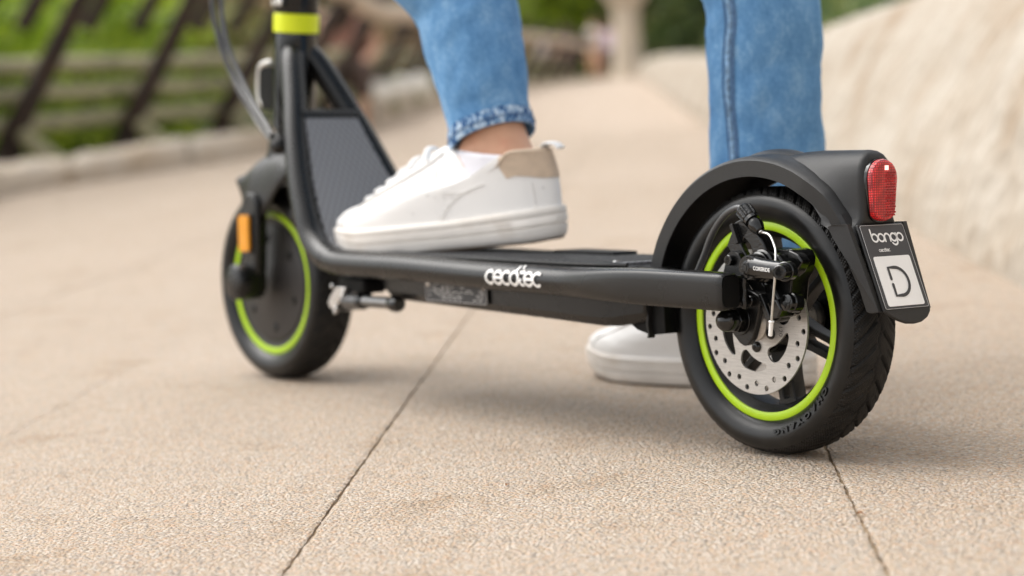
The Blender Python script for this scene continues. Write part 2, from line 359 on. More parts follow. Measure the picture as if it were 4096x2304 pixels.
# ================================================================== SETTING
U = Vector((-.7597, .6503, 0)); V = Vector((.6503, .7597, 0))      # along / across the path
def uv2(u, v, z=0): return U*u+V*v+Vector((0, 0, z))
def gz(u): return .27*sstep(7, 40, u)                                # the path climbs gently far off
g = MB(); us = [-8, -5, -3, 0, 3, 6, 8, 10, 13, 16, 20, 25, 30, 35, 40, 50, 70, 110, 200]; vs_ = [-120, -60, -30, -12, -6, -3, 0, 3, 6, 12, 30, 60, 120]
g.loft([[uv2(u, v, gz(u)-.012) for v in vs_] for u in us], closed=False)
ground = tag(obj('ground', g, 'ground'), kind='structure')
pav = tag(empty('pavement'), kind='structure')
bed = MB().box((0, 0, 0), (13, 4.4, .004)); bed.v = [tuple(uv2(3.3+a, -1.4+b, -.0050+c)) for a, b, c in bed.v]
obj('joint_bed', bed, 'dirt', pav)
random.seed(5)
def slab_mesh(u0, u1, v0, v1, sd):
    rnd = random.Random(sd); g = .0013
    g0 = .0002 if abs(v0+.762) < .01 else g; g1 = .0002 if abs(v1+.762) < .01 else g; u0 += g; u1 -= g; v0 += g0; v1 -= g1
    def edge(pu, pv, qu, qv, fine):
        n = max(2, int(math.hypot(qu-pu, qv-pv)/(.006 if fine else .08))); out = []
        for i in range(n):
            t = i/n; a = pu+(qu-pu)*t; b = pv+(qv-pv)*t; k = noise.noise(Vector((a*60, b*60, sd)))*.0016+noise.noise(Vector((a*220, b*220, sd*2)))*.0012
            if i == 0: k = 0
            if abs(qu-pu) > abs(qv-pv): b += k
            else: a += k
            out.append((a, b))
        return out
    fine = u0 < 2.2 and v0 > -1.3
    P = edge(u0, v0, u1, v0, fine)+edge(u1, v0, u1, v1, fine)+edge(u1, v1, u0, v1, fine)+edge(u0, v1, u0, v0, fine)
    mb = MB(); h = [rnd.uniform(-.0004, .0004) for _ in range(3)]; n = len(P)
    cu, cv = (u0+u1)/2, (v0+v1)/2
    inner = [(cu+(a-cu)*(1-.003/max(.02, (u1-u0)/2)), cv+(b-cv)*(1-.003/((v1-v0)/2))) for a, b in P]
    vs = [uv2(a, b, -.02) for a, b in P]+[uv2(a, b, -.0008) for a, b in P]+[uv2(a, b, 0) for a, b in inner]
    fs = [(i, (i+1) % n, n+(i+1) % n, n+i) for i in range(n)]+[(n+i, n+(i+1) % n, 2*n+(i+1) % n, 2*n+i) for i in range(n)]
    mb.add(vs, fs)
    tr = tessellate_polygon([[Vector((a, b, 0)) for a, b in inner]]); mb.f += [tuple(2*n+i for i in t) for t in tr]
    return mb
cols = [-.762-.4*k for k in range(7, 0, -1)]+[-.762, -.362, .037, .405]
for ci in range(len(cols)-1):
    v0, v1 = cols[ci], cols[ci+1]; off = [0.05, .62, .33, .9][ci % 4]
    if abs(v0+.762) < .01: off = .635
    if abs(v0+.362) < .01: off = .71
    if abs(v0-.037) < .01: off = .45
    u = off-3.6
    while u < 9.4:
        if u+1.2 > -2.6: obj('paving_slab', slab_mesh(u, u+1.2, v0, v1, ci*17+int(u*3)), 'slab', pav, smooth=0)
        u += 1.2

# rough stone wall along the right of the path
wl = MB(); rings = []
uvals = []; u = -.9
while u < 62: uvals.append(u); u += .05 if u < 6 else (.15 if u < 14 else .6)
prof = [(-.01, -.03), (.0, .04), (.015, .12), (.03, .2), (.05, .28), (.07, .35), (.095, .41), (.13, .445), (.18, .455), (.26, .45), (.34, .43), (.42, .36), (.44, .0)]
fine = []
for a, b in zip(prof, prof[1:]):
    for k in range(3): fine.append((a[0]+(b[0]-a[0])*k/3, a[1]+(b[1]-a[1])*k/3))
fine.append(prof[-1])
for u in uvals:
    ring = []; v0 = .405-.0145*max(0, u-1)
    for dv, z in fine:
        d = noise.fractal(Vector((u*1.6, dv*6, z*6)), 1, 2, 5)*.020+noise.fractal(Vector((u*9, dv*14, z*14)), 1, 2, 3)*.006
        z2 = z*(1.08-.16*sstep(3, 10, u)-.04*sstep(10, 30, u)+.10*sstep(1.5, .2, u))
        ring.append(uv2(u, v0+dv*(1+1.1*sstep(0, .2, z))+d*(1 if z > .02 else .3), z2+gz(u)+.4*d*(z > .3)))
    rings.append(ring)
wl.loft(rings, closed=False)
tag(obj('stone_wall', wl, 'rock', smooth=180), 'low rough cream stone wall with rounded top running along the right side of the path', 'wall')

# ledge along the left of the path, an irregular kerb in stones
base = [(-3.2, -1.1, .0), (-5.524, 1.381, .0), (-6.645, 2.06, .006), (-7.551, 3.034, .018), (-9.3, 4.897, .023), (-12.406, 7.475, .118), (-16.99, 11.436, .2), (-24.347, 18.405, .266), (-34.03, 27.29, .27), (-43.3, 36.0, .27)]
back = [(-4.0, -.9, .12), (-6.211, 1.652, .12), (-7.416, 2.389, .125), (-8.386, 3.449, .148), (-10.181, 5.42, .161), (-13.51, 8.198, .22), (-18.635, 12.607, .289), (-25.953, 19.621, .315), (-36.4, 29.16, .33), (-45.5, 37.3, .33)]
fb = cr(base, 14); bb = cr(back, 14)
lroot = tag(empty('stone_kerb', fb[0]), 'long low pale stone kerb with uneven blocks edging the left of the path', 'kerb')
st = 0; bi = 0
random.seed(3)
while st < len(fb)-1:
    ln = random.choice([9, 11, 14]) if st < 60 else 20
    en = min(len(fb)-1, st+ln); mb = MB(); rings = []; jit = random.uniform(-.025, .025); hj = random.uniform(-.006, .006)-.018
    K = 26
    for k in range(K+1):
        t = st+(en-st)*(.006+.988*k/K); i = min(len(fb)-2, int(t)); f = t-i
        A = fb[i].lerp(fb[i+1], f); B = bb[i].lerp(bb[i+1], f); d = (B-A); d.z = 0; d.normalize(); zt = B.z+hj
        e = math.sin(pi*min(.5, k/K*4, (K-k)/K*4))**.5 if 0 < k < K else 0
        def nz(p, a): return a*noise.fractal(p*2.3, 1, 2, 4)
        A2 = A+d*(jit*1.0+nz(A, .09)+.025*(1-e)); zt2 = zt-.010*(1-e)+nz(A+Vector((9, 0, 0)), .02)
        rings.append([A2+d*.03+Vector((0, 0, -.2)), A2+d*.035, A2+Vector((0, 0, (zt2-A.z)*.45)), A2+d*.02+Vector((0, 0, (zt2-A.z)*.8)), A2+d*.08+Vector((0, 0, zt2-A.z)), B+Vector((0, 0, zt2-B.z+.01)), B+d*.06+Vector((0, 0, -.3))])
        rings[-1] = rings[-1][::-1]
    mb.loft(rings)
    obj('kerb_stone', mb, 'ledge', lroot, smooth=50).location = -lroot.location
    st = en; bi += 1

# rustic fence beyond the kerb
F = [(-5.2, -.3, .1), (-6.6, 1.2, .12), (-7.4, 2.0, .12), (-8.2, 2.9, .14), (-9.7, 4.85, .15), (-11.8, 6.9, .2), (-14.6, 9.2, .25), (-18.9, 12.7, .28), (-26.3, 19.8, .31), (-37, 29.5, .33)]
Fp = cr(F, 24)
fr = tag(empty('rustic_fence', F[0]), 'rustic park fence of grey horizontal rails with dark leaning posts before a bright green hedge', 'fence')
cum = [0]
for a, b in zip(Fp, Fp[1:]): cum.append(cum[-1]+(b-a).length)
def fat(s):
    for i in range(len(cum)-1):
        if s <= cum[i+1]: return Fp[i].lerp(Fp[i+1], (s-cum[i])/(cum[i+1]-cum[i]))
    return Fp[-1]
def fpart(name, mb, m): o = obj(name, mb, m, fr); o.location = -fr.location; return o
S0_ = cum[min(range(len(Fp)), key=lambda i: (Fp[i].xy-Vector((-7.85, 2.75))).length)]
for h, r_, m in ((.15, .042, 'rail'), (.29, .042, 'rail'), (.43, .045, 'rail'), (.71, .07, 'palewood')):
    hf = lambda i: h+(.27*(1-sstep(S0_+2.2, S0_+5.0, cum[2*i])) if h > .5 else 0)
    P = [p+V*(.72*h*(h > .5))+Vector((0, 0, hf(i)+.012*noise.noise(Vector((i*.3, h*9, 0))))) for i, p in enumerate(Fp[::2])]
    fpart('rail', MB().tube(P, r_, 10), m)
# arc-length of a post base near the picture's first post
S0 = min(range(len(Fp)), key=lambda i: (Fp[i].xy-Vector((-7.85, 2.75))).length); S0 = cum[S0]
tang = lambda s: (fat(s+.05)-fat(s-.05)).normalized()
off = lambda s: Vector((tang(s).y, -tang(s).x, 0))*-.0
s = S0-1.25*4; k = 0
while s < cum[-1]-1:
    T = tang(s); b0 = fat(s); lean = .42
    toside = Vector((T.y, -T.x, 0)); toside = -toside if toside.dot(V) < 0 else toside
    b1 = b0+toside*.06
    mb = MB().tube([b1-toside*.06+Vector((0, 0, -.1)), b1+toside*.0+Vector((0, 0, .10)), b1+toside*.27+Vector((0, 0, .5)), b1+toside*.57+Vector((0, 0, .95))], [.080, .060, .050, .044], 10)
    fpart('post', mb, 'bark')
    mb = MB().tube([b1+Vector((0, 0, .16)), b1+toside*.22+Vector((0, 0, -.06))], [.04, .055], 8)
    fpart('post_foot', mb, 'rail')
    for q in (.42, .85):
        c = fat(s+q*1.25)+toside*.24
        fpart('baluster', MB().tube([c+Vector((0, 0, .60)), c+toside*.25+Vector((0, 0, .94))], [.045, .040] if s < S0+5 else [.03, .025], 8), 'bark')
    s += 1.25 if s < S0+5 else 2.6; k += 1

def leaves(name, m, n, fn, size, seed, label=None, cat=None, kind=None, parent=None):
    rnd = random.Random(seed); mb = MB(); vs = []; fs = []
    for i in range(n):
        p = fn(rnd); a = Vector((rnd.gauss(0, 1), rnd.gauss(0, 1), rnd.gauss(0, 1))).normalized(); b = a.orthogonal().normalized(); b.rotate(Matrix.Rotation(rnd.uniform(0, 6.28), 3, a)); c = a.cross(b)
        s_ = size*rnd.uniform(.6, 1.5); k = len(vs)
        vs += [p-b*s_, p+c*s_*.45, p+b*s_, p-c*s_*.45]; fs += [(k, k+1, k+2, k+3)]
    mb.v = vs; mb.f = fs
    o = obj(name, mb, m, parent, smooth=0, merge=False)
    return tag(o, label, cat, kind=kind)
def along_fence(s0, s1, d0, d1, h):
    def f(rnd):
        s = rnd.uniform(s0, s1); p = fat(s); T = tang(s); sd = Vector((T.y, -T.x, 0)); sd = sd if sd.dot(V) < 0 else -sd
        d = rnd.uniform(d0, d1); cl = noise.noise(Vector((s*1.1, d, 3)))*.4
        top = h*(1+cl)*(.35+.65*sstep(d0, d1, d))
        z = rnd.uniform(-.3, 1)*top; q = p+sd*(d+.35*noise.noise(Vector((s*2, z*3, 7)))); q.z = p.z+z; return q
    return f
# dark soil bank behind the hedge leaves
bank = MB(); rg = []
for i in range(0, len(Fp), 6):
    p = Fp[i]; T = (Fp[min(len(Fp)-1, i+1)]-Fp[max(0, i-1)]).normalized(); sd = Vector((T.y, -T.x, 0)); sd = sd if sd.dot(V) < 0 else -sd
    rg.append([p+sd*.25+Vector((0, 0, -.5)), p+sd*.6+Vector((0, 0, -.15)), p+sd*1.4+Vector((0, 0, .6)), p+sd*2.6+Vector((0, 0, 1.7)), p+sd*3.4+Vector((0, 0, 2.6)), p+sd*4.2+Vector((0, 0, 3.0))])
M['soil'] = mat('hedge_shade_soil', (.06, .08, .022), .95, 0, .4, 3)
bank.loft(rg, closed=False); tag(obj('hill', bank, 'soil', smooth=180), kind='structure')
SS = S0
leaves('hedge', 'leafbright', 56000, along_fence(SS-4.5, SS+4.2, .45, 3.3, 2.4), .05, 1, 'bright yellow green leafy hedge bank behind the rustic fence', 'hedge', kind='stuff')
leaves('shrubbery', 'leafolive', 16000, along_fence(SS+3.2, SS+12, 1.0, 3.3, 2.4), .07, 2, 'dull olive shrubbery behind the far stretch of the rustic fence', 'shrubbery', kind='stuff')
leaves('undergrowth', 'leafbrown', 15000, along_fence(SS+6, cum[-1], 1.1, 3.5, 2.8), .10, 4, 'brown and russet undergrowth beside the far end of the path', 'undergrowth', kind='stuff')

# trees closing the view at the path's end
def tree(loc, h, cw, leafm, n, size, seed, label, group='trees closing the end of the path'):
    t = tag(empty('park_tree', loc), label, 'tree', group); rnd = random.Random(seed)
    tr = MB(); top = Vector((rnd.uniform(-.3, .3), rnd.uniform(-.3, .3), h*.6)); tr.tube([Vector((0, 0, -.3)), Vector((.05, 0, h*.25)), top], [.22, .15, .07], 10)
    for k in range(6):
        a = k*1.05; p = Vector((0.03, 0, h*(.18+.06*k))); tr.tube([p, p+Vector((math.cos(a)*cw*.35, math.sin(a)*cw*.35, h*.12)), p+Vector((math.cos(a)*cw*.7, math.sin(a)*cw*.7, h*.3))], [.07, .045, .02], 6)
    obj('trunk', tr, 'bark', t)
    cl = [(Vector((rnd.gauss(0, cw*.45), rnd.gauss(0, cw*.45), rnd.uniform(h*.05, h))), rnd.uniform(.25, .5)*cw) for _ in range(26)]
    def f(r_):
        c, q = r_.choice(cl); return c+Vector((r_.gauss(0, 1), r_.gauss(0, 1), r_.gauss(0, .8)))*q*.5
    leaves('crown', leafm, n, f, size, seed+50, parent=t)
ends = [(-1.4, 62, 7, 'leafbright', 'fresh green tree left of the stone column at the far end'), (1.0, 66, 8, 'leafolive', 'olive green tree rising behind the stone column'), (3.2, 60, 7, 'leafdark', 'dark green tree just right of the stone column'),
        (-4.2, 58, 7, 'leafolive', 'olive tree left of centre beyond the path end'), (-7, 55, 7, 'leafdark', 'dark tree behind the end of the fence'), (5.6, 56, 7, 'leafbrown', 'reddish brown tree over the wall between the legs'), (8.4, 50, 7, 'leafdark', 'dark tree behind the wall right of the standing leg')]
for i, (v, u, h, lm, lb) in enumerate(ends): tree(uv2(u, v-1.5, .2), h, 1.9, lm, 5200, .16, 20+i, lb)
leaves('far_wood', 'leafolive', 26000, lambda r_: uv2(r_.uniform(66, 74), r_.uniform(-40, 60), r_.uniform(-.5, 14)), .42, 9, 'dark wood standing far behind everything at the end of the path', 'wood', kind='stuff')
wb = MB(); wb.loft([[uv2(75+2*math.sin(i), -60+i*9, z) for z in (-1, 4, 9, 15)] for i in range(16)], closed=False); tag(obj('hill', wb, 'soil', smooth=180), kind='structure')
# dark low hedge line just behind the right wall
leaves('hedge', 'leafdark', 15000, lambda r_: uv2(r_.uniform(4, 30), r_.uniform(.9, 2.3), r_.uniform(.05, .8)), .05, 12, 'dark green hedge showing over the top of the stone wall', 'hedge', kind='stuff')

M['column'] = mat('pale_column_stone', (.55, .47, .37), .9, 0, .15, 5, .6, 30)
# stone column (planter) at the end
pl = Vector((-37.3, 31.4, .2))
colm = tag(empty('stone_column', pl), 'pale stone column with flared top standing at the far end of the path', 'column')
mb = MB(); nn = 20
def rough(prof, amp, sd):
    mb = MB(); rings = []
    for z, r in prof: rings.append([Vector((r*(1+amp*noise.noise(Vector((math.cos(a)*2, math.sin(a)*2, z*2+sd))))*math.cos(a), r*(1+amp*noise.noise(Vector((math.cos(a)*2, math.sin(a)*2, z*2+sd))))*math.sin(a), z)) for a in [2*pi*i/nn for i in range(nn)]])
    return mb.loft(rings)
obj('shaft', rough([(0, .48), (.3, .40), (1, .34), (1.5, .31), (1.85, .34)], .12, 1), 'column', colm, smooth=60)
obj('capital', rough([(1.85, .34), (2.0, .48), (2.3, .60), (2.7, .66), (3.2, .5)], .15, 4), 'column', colm, smooth=60)

# ================================================================== far walkers
M['cl_lilac'] = mat('lilac_top', (.62, .52, .66), .9); M['cl_red'] = mat('brick_red_cloth', (.34, .17, .13), .9); M['cl_white'] = mat('white_cloth', (.75, .7, .66), .9)
M['cl_dark'] = mat('dark_brown_cloth', (.09, .06, .05), .9); M['hair'] = mat('dark_hair', (.05, .03, .02), .8); M['cl_pink'] = mat('salmon_cloth', (.62, .3, .24), .9); M['fskin'] = mat('light_skin', (.6, .36, .25), .6)
def skinned(name, verts, edges, radii, m, parent=None, sub=2, root=0):
    me = bpy.data.meshes.new(name); me.from_pydata([tuple(v) for v in verts], edges, []); me.materials.append(M[m])
    o = bpy.data.objects.new(name, me); COL.objects.link(o)
    if parent: o.parent = parent
    sk = o.modifiers.new('skin', 'SKIN'); sk.use_smooth_shade = True
    for i, r in enumerate(radii):
        d = me.skin_vertices[0].data[i]; d.radius = r if isinstance(r, tuple) else (r, r); d.use_root = (i == root)
    sm = o.modifiers.new('s', 'SUBSURF'); sm.levels = sm.render_levels = sub
    return o
def walker(loc, top, bottom, label, seated=False, rz=0):
    if not seated:
        vv = [(0, 0, .95), (-.09, 0, .9), (-.11, .03, .5), (-.12, .02, .09), (-.12, -.1, .03), (.09, 0, .9), (.12, -.1, .5), (.13, .05, .12), (.13, -.05, .04), (0, 0, 1.2), (0, 0, 1.4), (0, 0, 1.5), (0, -.01, 1.62), (-.19, 0, 1.38), (-.25, .03, 1.12), (-.24, -.06, .86), (.19, 0, 1.38), (.25, -.02, 1.12), (.25, -.1, .88)]
    else:
        vv = [(0, 0, .48), (-.09, 0, .48), (-.12, -.42, .5), (-.12, -.42, .1), (-.12, -.54, .03), (.09, 0, .48), (.13, -.42, .5), (.14, -.4, .1), (.14, -.52, .03), (0, .02, .75), (0, 0, .98), (0, -.02, 1.06), (0, -.04, 1.18), (-.19, 0, .95), (-.24, -.03, .7), (-.15, -.25, .58), (.19, 0, .95), (.24, -.03, .7), (.15, -.25, .58)]
    ed = [(0, 1), (1, 2), (2, 3), (3, 4), (0, 5), (5, 6), (6, 7), (7, 8), (0, 9), (9, 10), (10, 11), (11, 12), (10, 13), (13, 14), (14, 15), (10, 16), (16, 17), (17, 18)]
    ra = [(.14, .1), .085, .06, .04, .035, .085, .06, .04, .035, (.14, .09), (.13, .09), .055, (.09, .1), .05, .04, .03, .05, .04, .03]
    p = skinned('person', vv, ed, ra, 'fskin'); p.location = loc; p.rotation_euler.z = rz; tag(p, label, 'person')
    sh = MB(); z0, z1 = (vv[0][2]-.02, vv[10][2]+.04); y0 = vv[0][1]
    sh.loft([[Vector(((wd+.01)*math.cos(a), y0+.13*math.sin(a), z0+(z1-z0)*t)) for a in [2*pi*i/16 for i in range(16)]] for t, wd in ((0, .19), (.3, .17), (.6, .19), (.85, .21), (1, .09))]); obj('shirt', sh, top, p, smooth=60)
    for s_ in (1, 5):
        P = [Vector(vv[s_])+Vector((0, 0, .04)), Vector(vv[s_+1]), Vector(vv[s_+2])+Vector((0, 0, .22))]; obj('trouser_leg', MB().tube(P, [.12, .09, .075], 12), bottom, p, smooth=60)
    hd = MB(); c = Vector(vv[12])+Vector((0, .015, .03)); hd.loft([[c+Vector((r*math.cos(a), r*math.sin(a), z)) for a in [2*pi*i/14 for i in range(14)]] for z, r in ((-.05, .085), (0, .11), (.05, .1), (.09, .06), (.105, .01))]); obj('hair', hd, 'hair', p, smooth=60)
walker((-42.94, 35.5, .19), 'cl_lilac', 'cl_dark', 'person in a pale lilac top walking at the far end of the path', rz=.8)
walker((-40.88, 33.24, .22), 'cl_white', 'fskin', 'person in white left of the walker in lilac', rz=.3)
walker((-35.0, 27.64, .3), 'cl_pink', 'cl_dark', 'seated person in salmon pink at the left end of the path', True, rz=.9)
walker((-36.2, 27.9, .3), 'cl_white', 'cl_dark', 'seated person in white beside the one in salmon pink', True, rz=.9)
walker((-12.46, 7.46, -.02), 'cl_red', 'cl_dark', 'seated person in brick red on the kerb near the fence', True, rz=.9)
# pale balls added to stand in for blurred bright discs between stem and leg
M['bokeh_ball'] = mat('pale_bokeh_ball', (.80, .77, .71), .7, 0, .12, 6)
bs = [(-13.15, 8.18, .31, .14, 'pale ball added for a blurred bright disc, nearest the scooter stem'), (-14.73, 9.44, .34, .15, 'pale ball added for a blurred bright disc, second from the scooter stem'), (-16.3, 10.69, .36, .17, 'pale ball added for a blurred bright disc, beside the rider trouser leg')]
for i, (x, y, z, r, lb) in enumerate(bs):
    mb = MB(); rings = []
    for k in range(9):
        ph = -pi/2+pi*k/8; rings.append([Vector((math.cos(ph)*math.cos(a), math.cos(ph)*math.sin(a), .85*math.sin(ph)))*r*(1+.2*noise.noise(Vector((math.cos(a)*1.5, math.sin(a)*1.5, ph+i*3)))) for a in [2*pi*j/14 for j in range(14)]])
    mb.loft(rings); o = obj('bokeh_ball', mb, 'bokeh_ball', smooth=180); o.location = (x, y, z); tag(o, lb, 'bokeh_ball', 'pale balls added for blurred bright discs')


# two bits of litter on the near slabs
M['dryleaf'] = mat('dry_leaf', (.24, .10, .03), .8, 0, .3, 90)
for (x, y), ln, rz, lb in (((0.2170, -0.1370), .0075, .5, 'small curled brown leaf lying beside the joint right of the rear wheel'), ((-0.0850, -0.2240), .005, 2.0, 'tiny dark dry twig lying on the slab between the joints')):
    mb = MB(); rings = []
    for i in range(9):
        t = i/8; w_ = ln*.28*math.sin(pi*min(1, t+.05))+.0003; rings.append([(ln*(t-.5), w_*c, .0008+ln*.22*math.sin(pi*t)+.8*abs(w_*c)*(.5)) for c in (-1, -.5, 0, .5, 1)])
    mb.loft(rings, closed=False); o = obj('dry_leaf' if ln > .006 else 'twig', mb, 'dryleaf', smooth=180); o.location = (x, y, 0); o.rotation_euler.z = rz; tag(o, lb, 'leaf' if ln > .006 else 'twig')
# ================================================================== SCOOTER (local frame: x to the rear, -y is its left side, z up; origin under the rear axle)
LEAN = -.0605
sct = tag(empty('electric_scooter'), 'black electric scooter with lime rimmed wheels standing on the path under the rider foot', 'scooter'); sct.rotation_euler.x = LEAN; sct.location.z = .003
AX = .108
def L2W(p): return Matrix.Rotation(LEAN, 3, 'X') @ Vector(p)+Vector((0, 0, .003))
def P(name, mb, m, parent=None, **k): return obj(name, mb, m, parent or sct, **k)

# ---- tyres
TY = [(a_, b_ if b_ < .085 else .0822+(b_-.0822)*1.115) for a_, b_ in [(-.0175, .0822), (-.0205, .0832), (-.0248, .0880), (-.0268, .0938), (-.0262, .0990), (-.0235, .1030), (-.0190, .1058), (-.0125, .1074), (-.006, .1081), (0, .1083)]]
def tyre_mesh(tread, nth):
    half = [(p.x, p.y) for p in cr([(a, b, 0) for a, b in TY], 4)]
    prof = half+[(-y, r) for y, r in half[-2::-1]]
    m = len(prof); NG = 34; mb = MB(); vs = []; uvs = []
    s = [0]
    for a, b in zip(prof, prof[1:]): s.append(s[-1]+math.hypot(b[0]-a[0], b[1]-a[1]))
    lo, hi = tread
    idx = [i for i in range(m) if (prof[i][1] >= .1038) == (lo == 1)]
    def pt(th, i):
        y, r = prof[i]
        if r > .1062:
            k = abs(y)/.0225; ph = th*NG/(2*pi)+(1 if y > 0 else -1)*0+k*1.15+(.5 if y > 0 else 0)
            f = ph-math.floor(ph); w_ = .10*(1-.5*k)+.03; gdp = max(0, 1-abs(f-.5)/w_) if .14 < k < 1.02 else 0
            z = .0016*(2*abs(2*(th*NG/(2*pi)-math.floor(th*NG/(2*pi)))-1)-1); c = max(0, 1-abs(y-z)/.0011)
            f2 = (ph*1+.0)-math.floor(ph); gs = .0006 if (f2 < .18 and k > .45) else 0
            r -= .0022*min(1, gdp*1.6)+.0012*min(1, c*1.4)+gs
            if k > .85: r += .0003*math.sin(th*NG*6)
        return (r*math.cos(th), y, AX+r*math.sin(th)), (r*th if False else th*.105, s[i])
    return prof, pt
def build_tyre(parent, x0, nth=816, detailed=True):
    prof, pt = tyre_mesh((1, 1), nth); m = len(prof)
    vs = []; uv = []
    for j in range(nth+1):
        th = 2*pi*j/nth
        for i in range(m): p, u = pt(th, i); vs.append((p[0]+x0, p[1], p[2])); uv.append(u)
    side = []; trd = []
    for j in range(nth):
        for i in range(m-1):
            q = (j*m+i, j*m+i+1, (j+1)*m+i+1, (j+1)*m+i)
            (trd if min(prof[i][1], prof[i+1][1]) > .1050 else side).append(q)
    out = []
    for name, fs, mt in (('tyre', side, 'rubber'), ('tread', trd, 'tread')):
        me = bpy.data.meshes.new(name); me.from_pydata(vs, [], side+trd if False else fs)
        ul = me.uv_layers.new(name='UV'); lv = [l.vertex_index for l in me.loops]
        flat = []
        for v in lv: flat += uv[v]
        ul.data.foreach_set('uv', flat)
        import bmesh
        b = bmesh.new(); b.from_mesh(me); bmesh.ops.delete(b, geom=[v for v in b.verts if not v.link_faces], context='VERTS'); b.to_mesh(me); b.free()
        me.materials.append(M[mt]); me.shade_smooth(); me.set_sharp_from_angle(angle=R(50))
        o = bpy.data.objects.new(name, me); COL.objects.link(o); o.parent = parent; out.append(o)
    return out

# ---- rear wheel
def wheel_rim(x0, parent, name, depth=.0175, inner=.071):
    mb = MB(); mb.lathe([(.0822, -.0178), (.0830, -.0150), (.0822, -.012), (.0775, -.008), (.0775, .008), (.0822, .012), (.083, .0165), (.0812, .0178), (.0750, .0165), (inner, .010), (inner-.0008, 0), (inner, -.010), (.0745, -.0165), (.0760, -.0176)], 128, c=(x0, 0, AX)); return P(name, mb, 'rim', parent, smooth=30)
rw = wheel_rim(0, sct, 'rear_wheel', inner=.0700)
build_tyre(rw, 0)
ring = MB(); ring.lathe([(.0826, -.0181), (.0829, -.0188), (.0822, -.0196), (.0765, -.0196), (.0757, -.0190), (.0757, -.0177), (.0826, -.0177)], 160, c=(0, 0, AX)); P('lime_ring', ring, 'lime', rw, smooth=50)
hub = MB(); hub.lathe([(.0001, -.022), (.012, -.022), (.013, -.0215), (.0255, -.0205), (.0265, -.0195), (.0265, .015), (.024, .018), (.0001, .018)], 64, c=(0, 0, AX)); P('hub', hub, 'cast', rw)
for k in range(6):
    a = R(-18+60*k); mb = MB(); ca_, sa_ = math.cos(a), math.sin(a)
    def fr_(u, v, y, ca_=ca_, sa_=sa_): return (u*ca_-v*sa_, y, AX+u*sa_+v*ca_)
    poly = [(.020, -.0125), (.045, -.0095), (.066, -.0095), (.0712, -.0135), (.0712, .0135), (.066, .0095), (.045, .0095), (.020, .0125)]
    slot = rrect(.036, -.0036, .0655, .0036, .0034)
    mb.prism(poly, -.007, .007, [slot], fn=fr_); P('spoke', mb, 'rim', rw, bevel=.0012)
# brake disc
DY = -.0283
mb = MB(); outer = circle2(0, AX, .0600, 120); win = [(.0365, -11), (.0392, -12.5), (.0405, -18), (.0412, -32), (.0408, -47), (.0392, -55), (.036, -59.5), (.031, -61.5), (.0275, -59.5), (.0262, -55), (.0264, -49), (.0292, -37), (.0325, -23)]
holes = []
for k in range(6): holes.append([(p.x, p.y+AX) for p in cr([(r*math.cos(R(t+60*k)), r*math.sin(R(t+60*k)), 0) for r, t in win], 3, True)])
for k in range(30): r = .0556 if k % 2 else .0508; a = R(175+12*k); holes.append(circle2(r*math.cos(a), AX+r*math.sin(a), .0024, 14))
mb.prism(outer, DY-.0009, DY+.0009, holes); P('brake_disc', mb, 'rotor', rw, smooth=30)
for k in range(6):
    a = R(-85+60*k); mb = MB().lathe_axis((.0205*math.cos(a), DY-.0009, AX+.0205*math.sin(a)), (0, -1, 0), [(0, .0046), (.0012, .0046), (.0026, .0036), (.0030, .0022), (.0030, .0019), (.0014, .0018)], 20); P('disc_screw', mb, 'gloss', rw)
mb = MB().lathe_axis((0, DY-.0009, AX), (0, -1, 0), [(0, .0155), (.002, .0155), (.0025, .0145), (.006, .0125), (.010, .0125)], 40); P('hub_flange', mb, 'rotor', rw)
vs, fs = font_mesh('120', .0062, .00008)
mb = MB(); a = R(-11)
def on_disc(v):   # text reads downwards
    u, w_ = v.x, v.y; cx, cz = .0300*math.cos(a), .0300*math.sin(a); return (cx+w_, DY-.00105, AX+cz-u)
mb.add([on_disc(v) for v in vs], fs); P('stamped_number', mb, 'ink', rw, smooth=0)
# lettering embossed on the sidewall
vv = MB(); txt = 'CHAOYANG'
for i, ch in enumerate(txt):
    a = R(-34-6.1*i); vs, fs = font_mesh(ch, .0100, .0006, .0005)
    for_v = []
    for v in vs:
        rr_ = .0915+v.y*.62; t = a-(v.x/.0915); yy = -.0257-.0012*min(1, max(0, (rr_-.088)/.006))-.0002-(v.z*.8+.0002); for_v.append((rr_*math.cos(t), yy, AX+rr_*math.sin(t)))
    vv.add(for_v, fs)
P('tyre_lettering', vv, 'rubber', rw, smooth=0)
mb = MB().lathe_axis((0, .018, AX), (0, 1, 0), [(0, .017), (.012, .0165), (.020, .0145), (.024, .010)], 32); P('far_axle_cover', mb, 'rim', rw)

# ---- front wheel (steered slightly)
XF = -.8124; ST = .0296
fw_ = empty('front_wheel', (XF, 0, 0), sct); fw_.rotation_euler.z = ST
hubm = MB(); hubm.lathe([(.0001, -.0215), (.020, -.0215), (.0215, -.0208), (.058, -.0195), (.0665, -.0180), (.0680, -.0165), (.0745, -.0165), (.0765, -.0176), (.083, -.0165), (.0822, -.012), (.0775, -.008), (.0775, .008), (.0822, .012), (.083, .0165), (.0745, .0175), (.02, .021), (.0001, .021)], 128, c=(0, 0, AX))
hubm_o = P('hub_motor', hubm, 'hubcover', fw_, smooth=30)
build_tyre(fw_, 0, 544)
ring = MB(); ring.lathe([(.0826, -.0181), (.0829, -.0188), (.0822, -.0196), (.0765, -.0196), (.0752, -.0190), (.0752, -.0177), (.0826, -.0177)], 128, c=(0, 0, AX)); P('lime_ring', ring, 'lime', fw_, smooth=50)
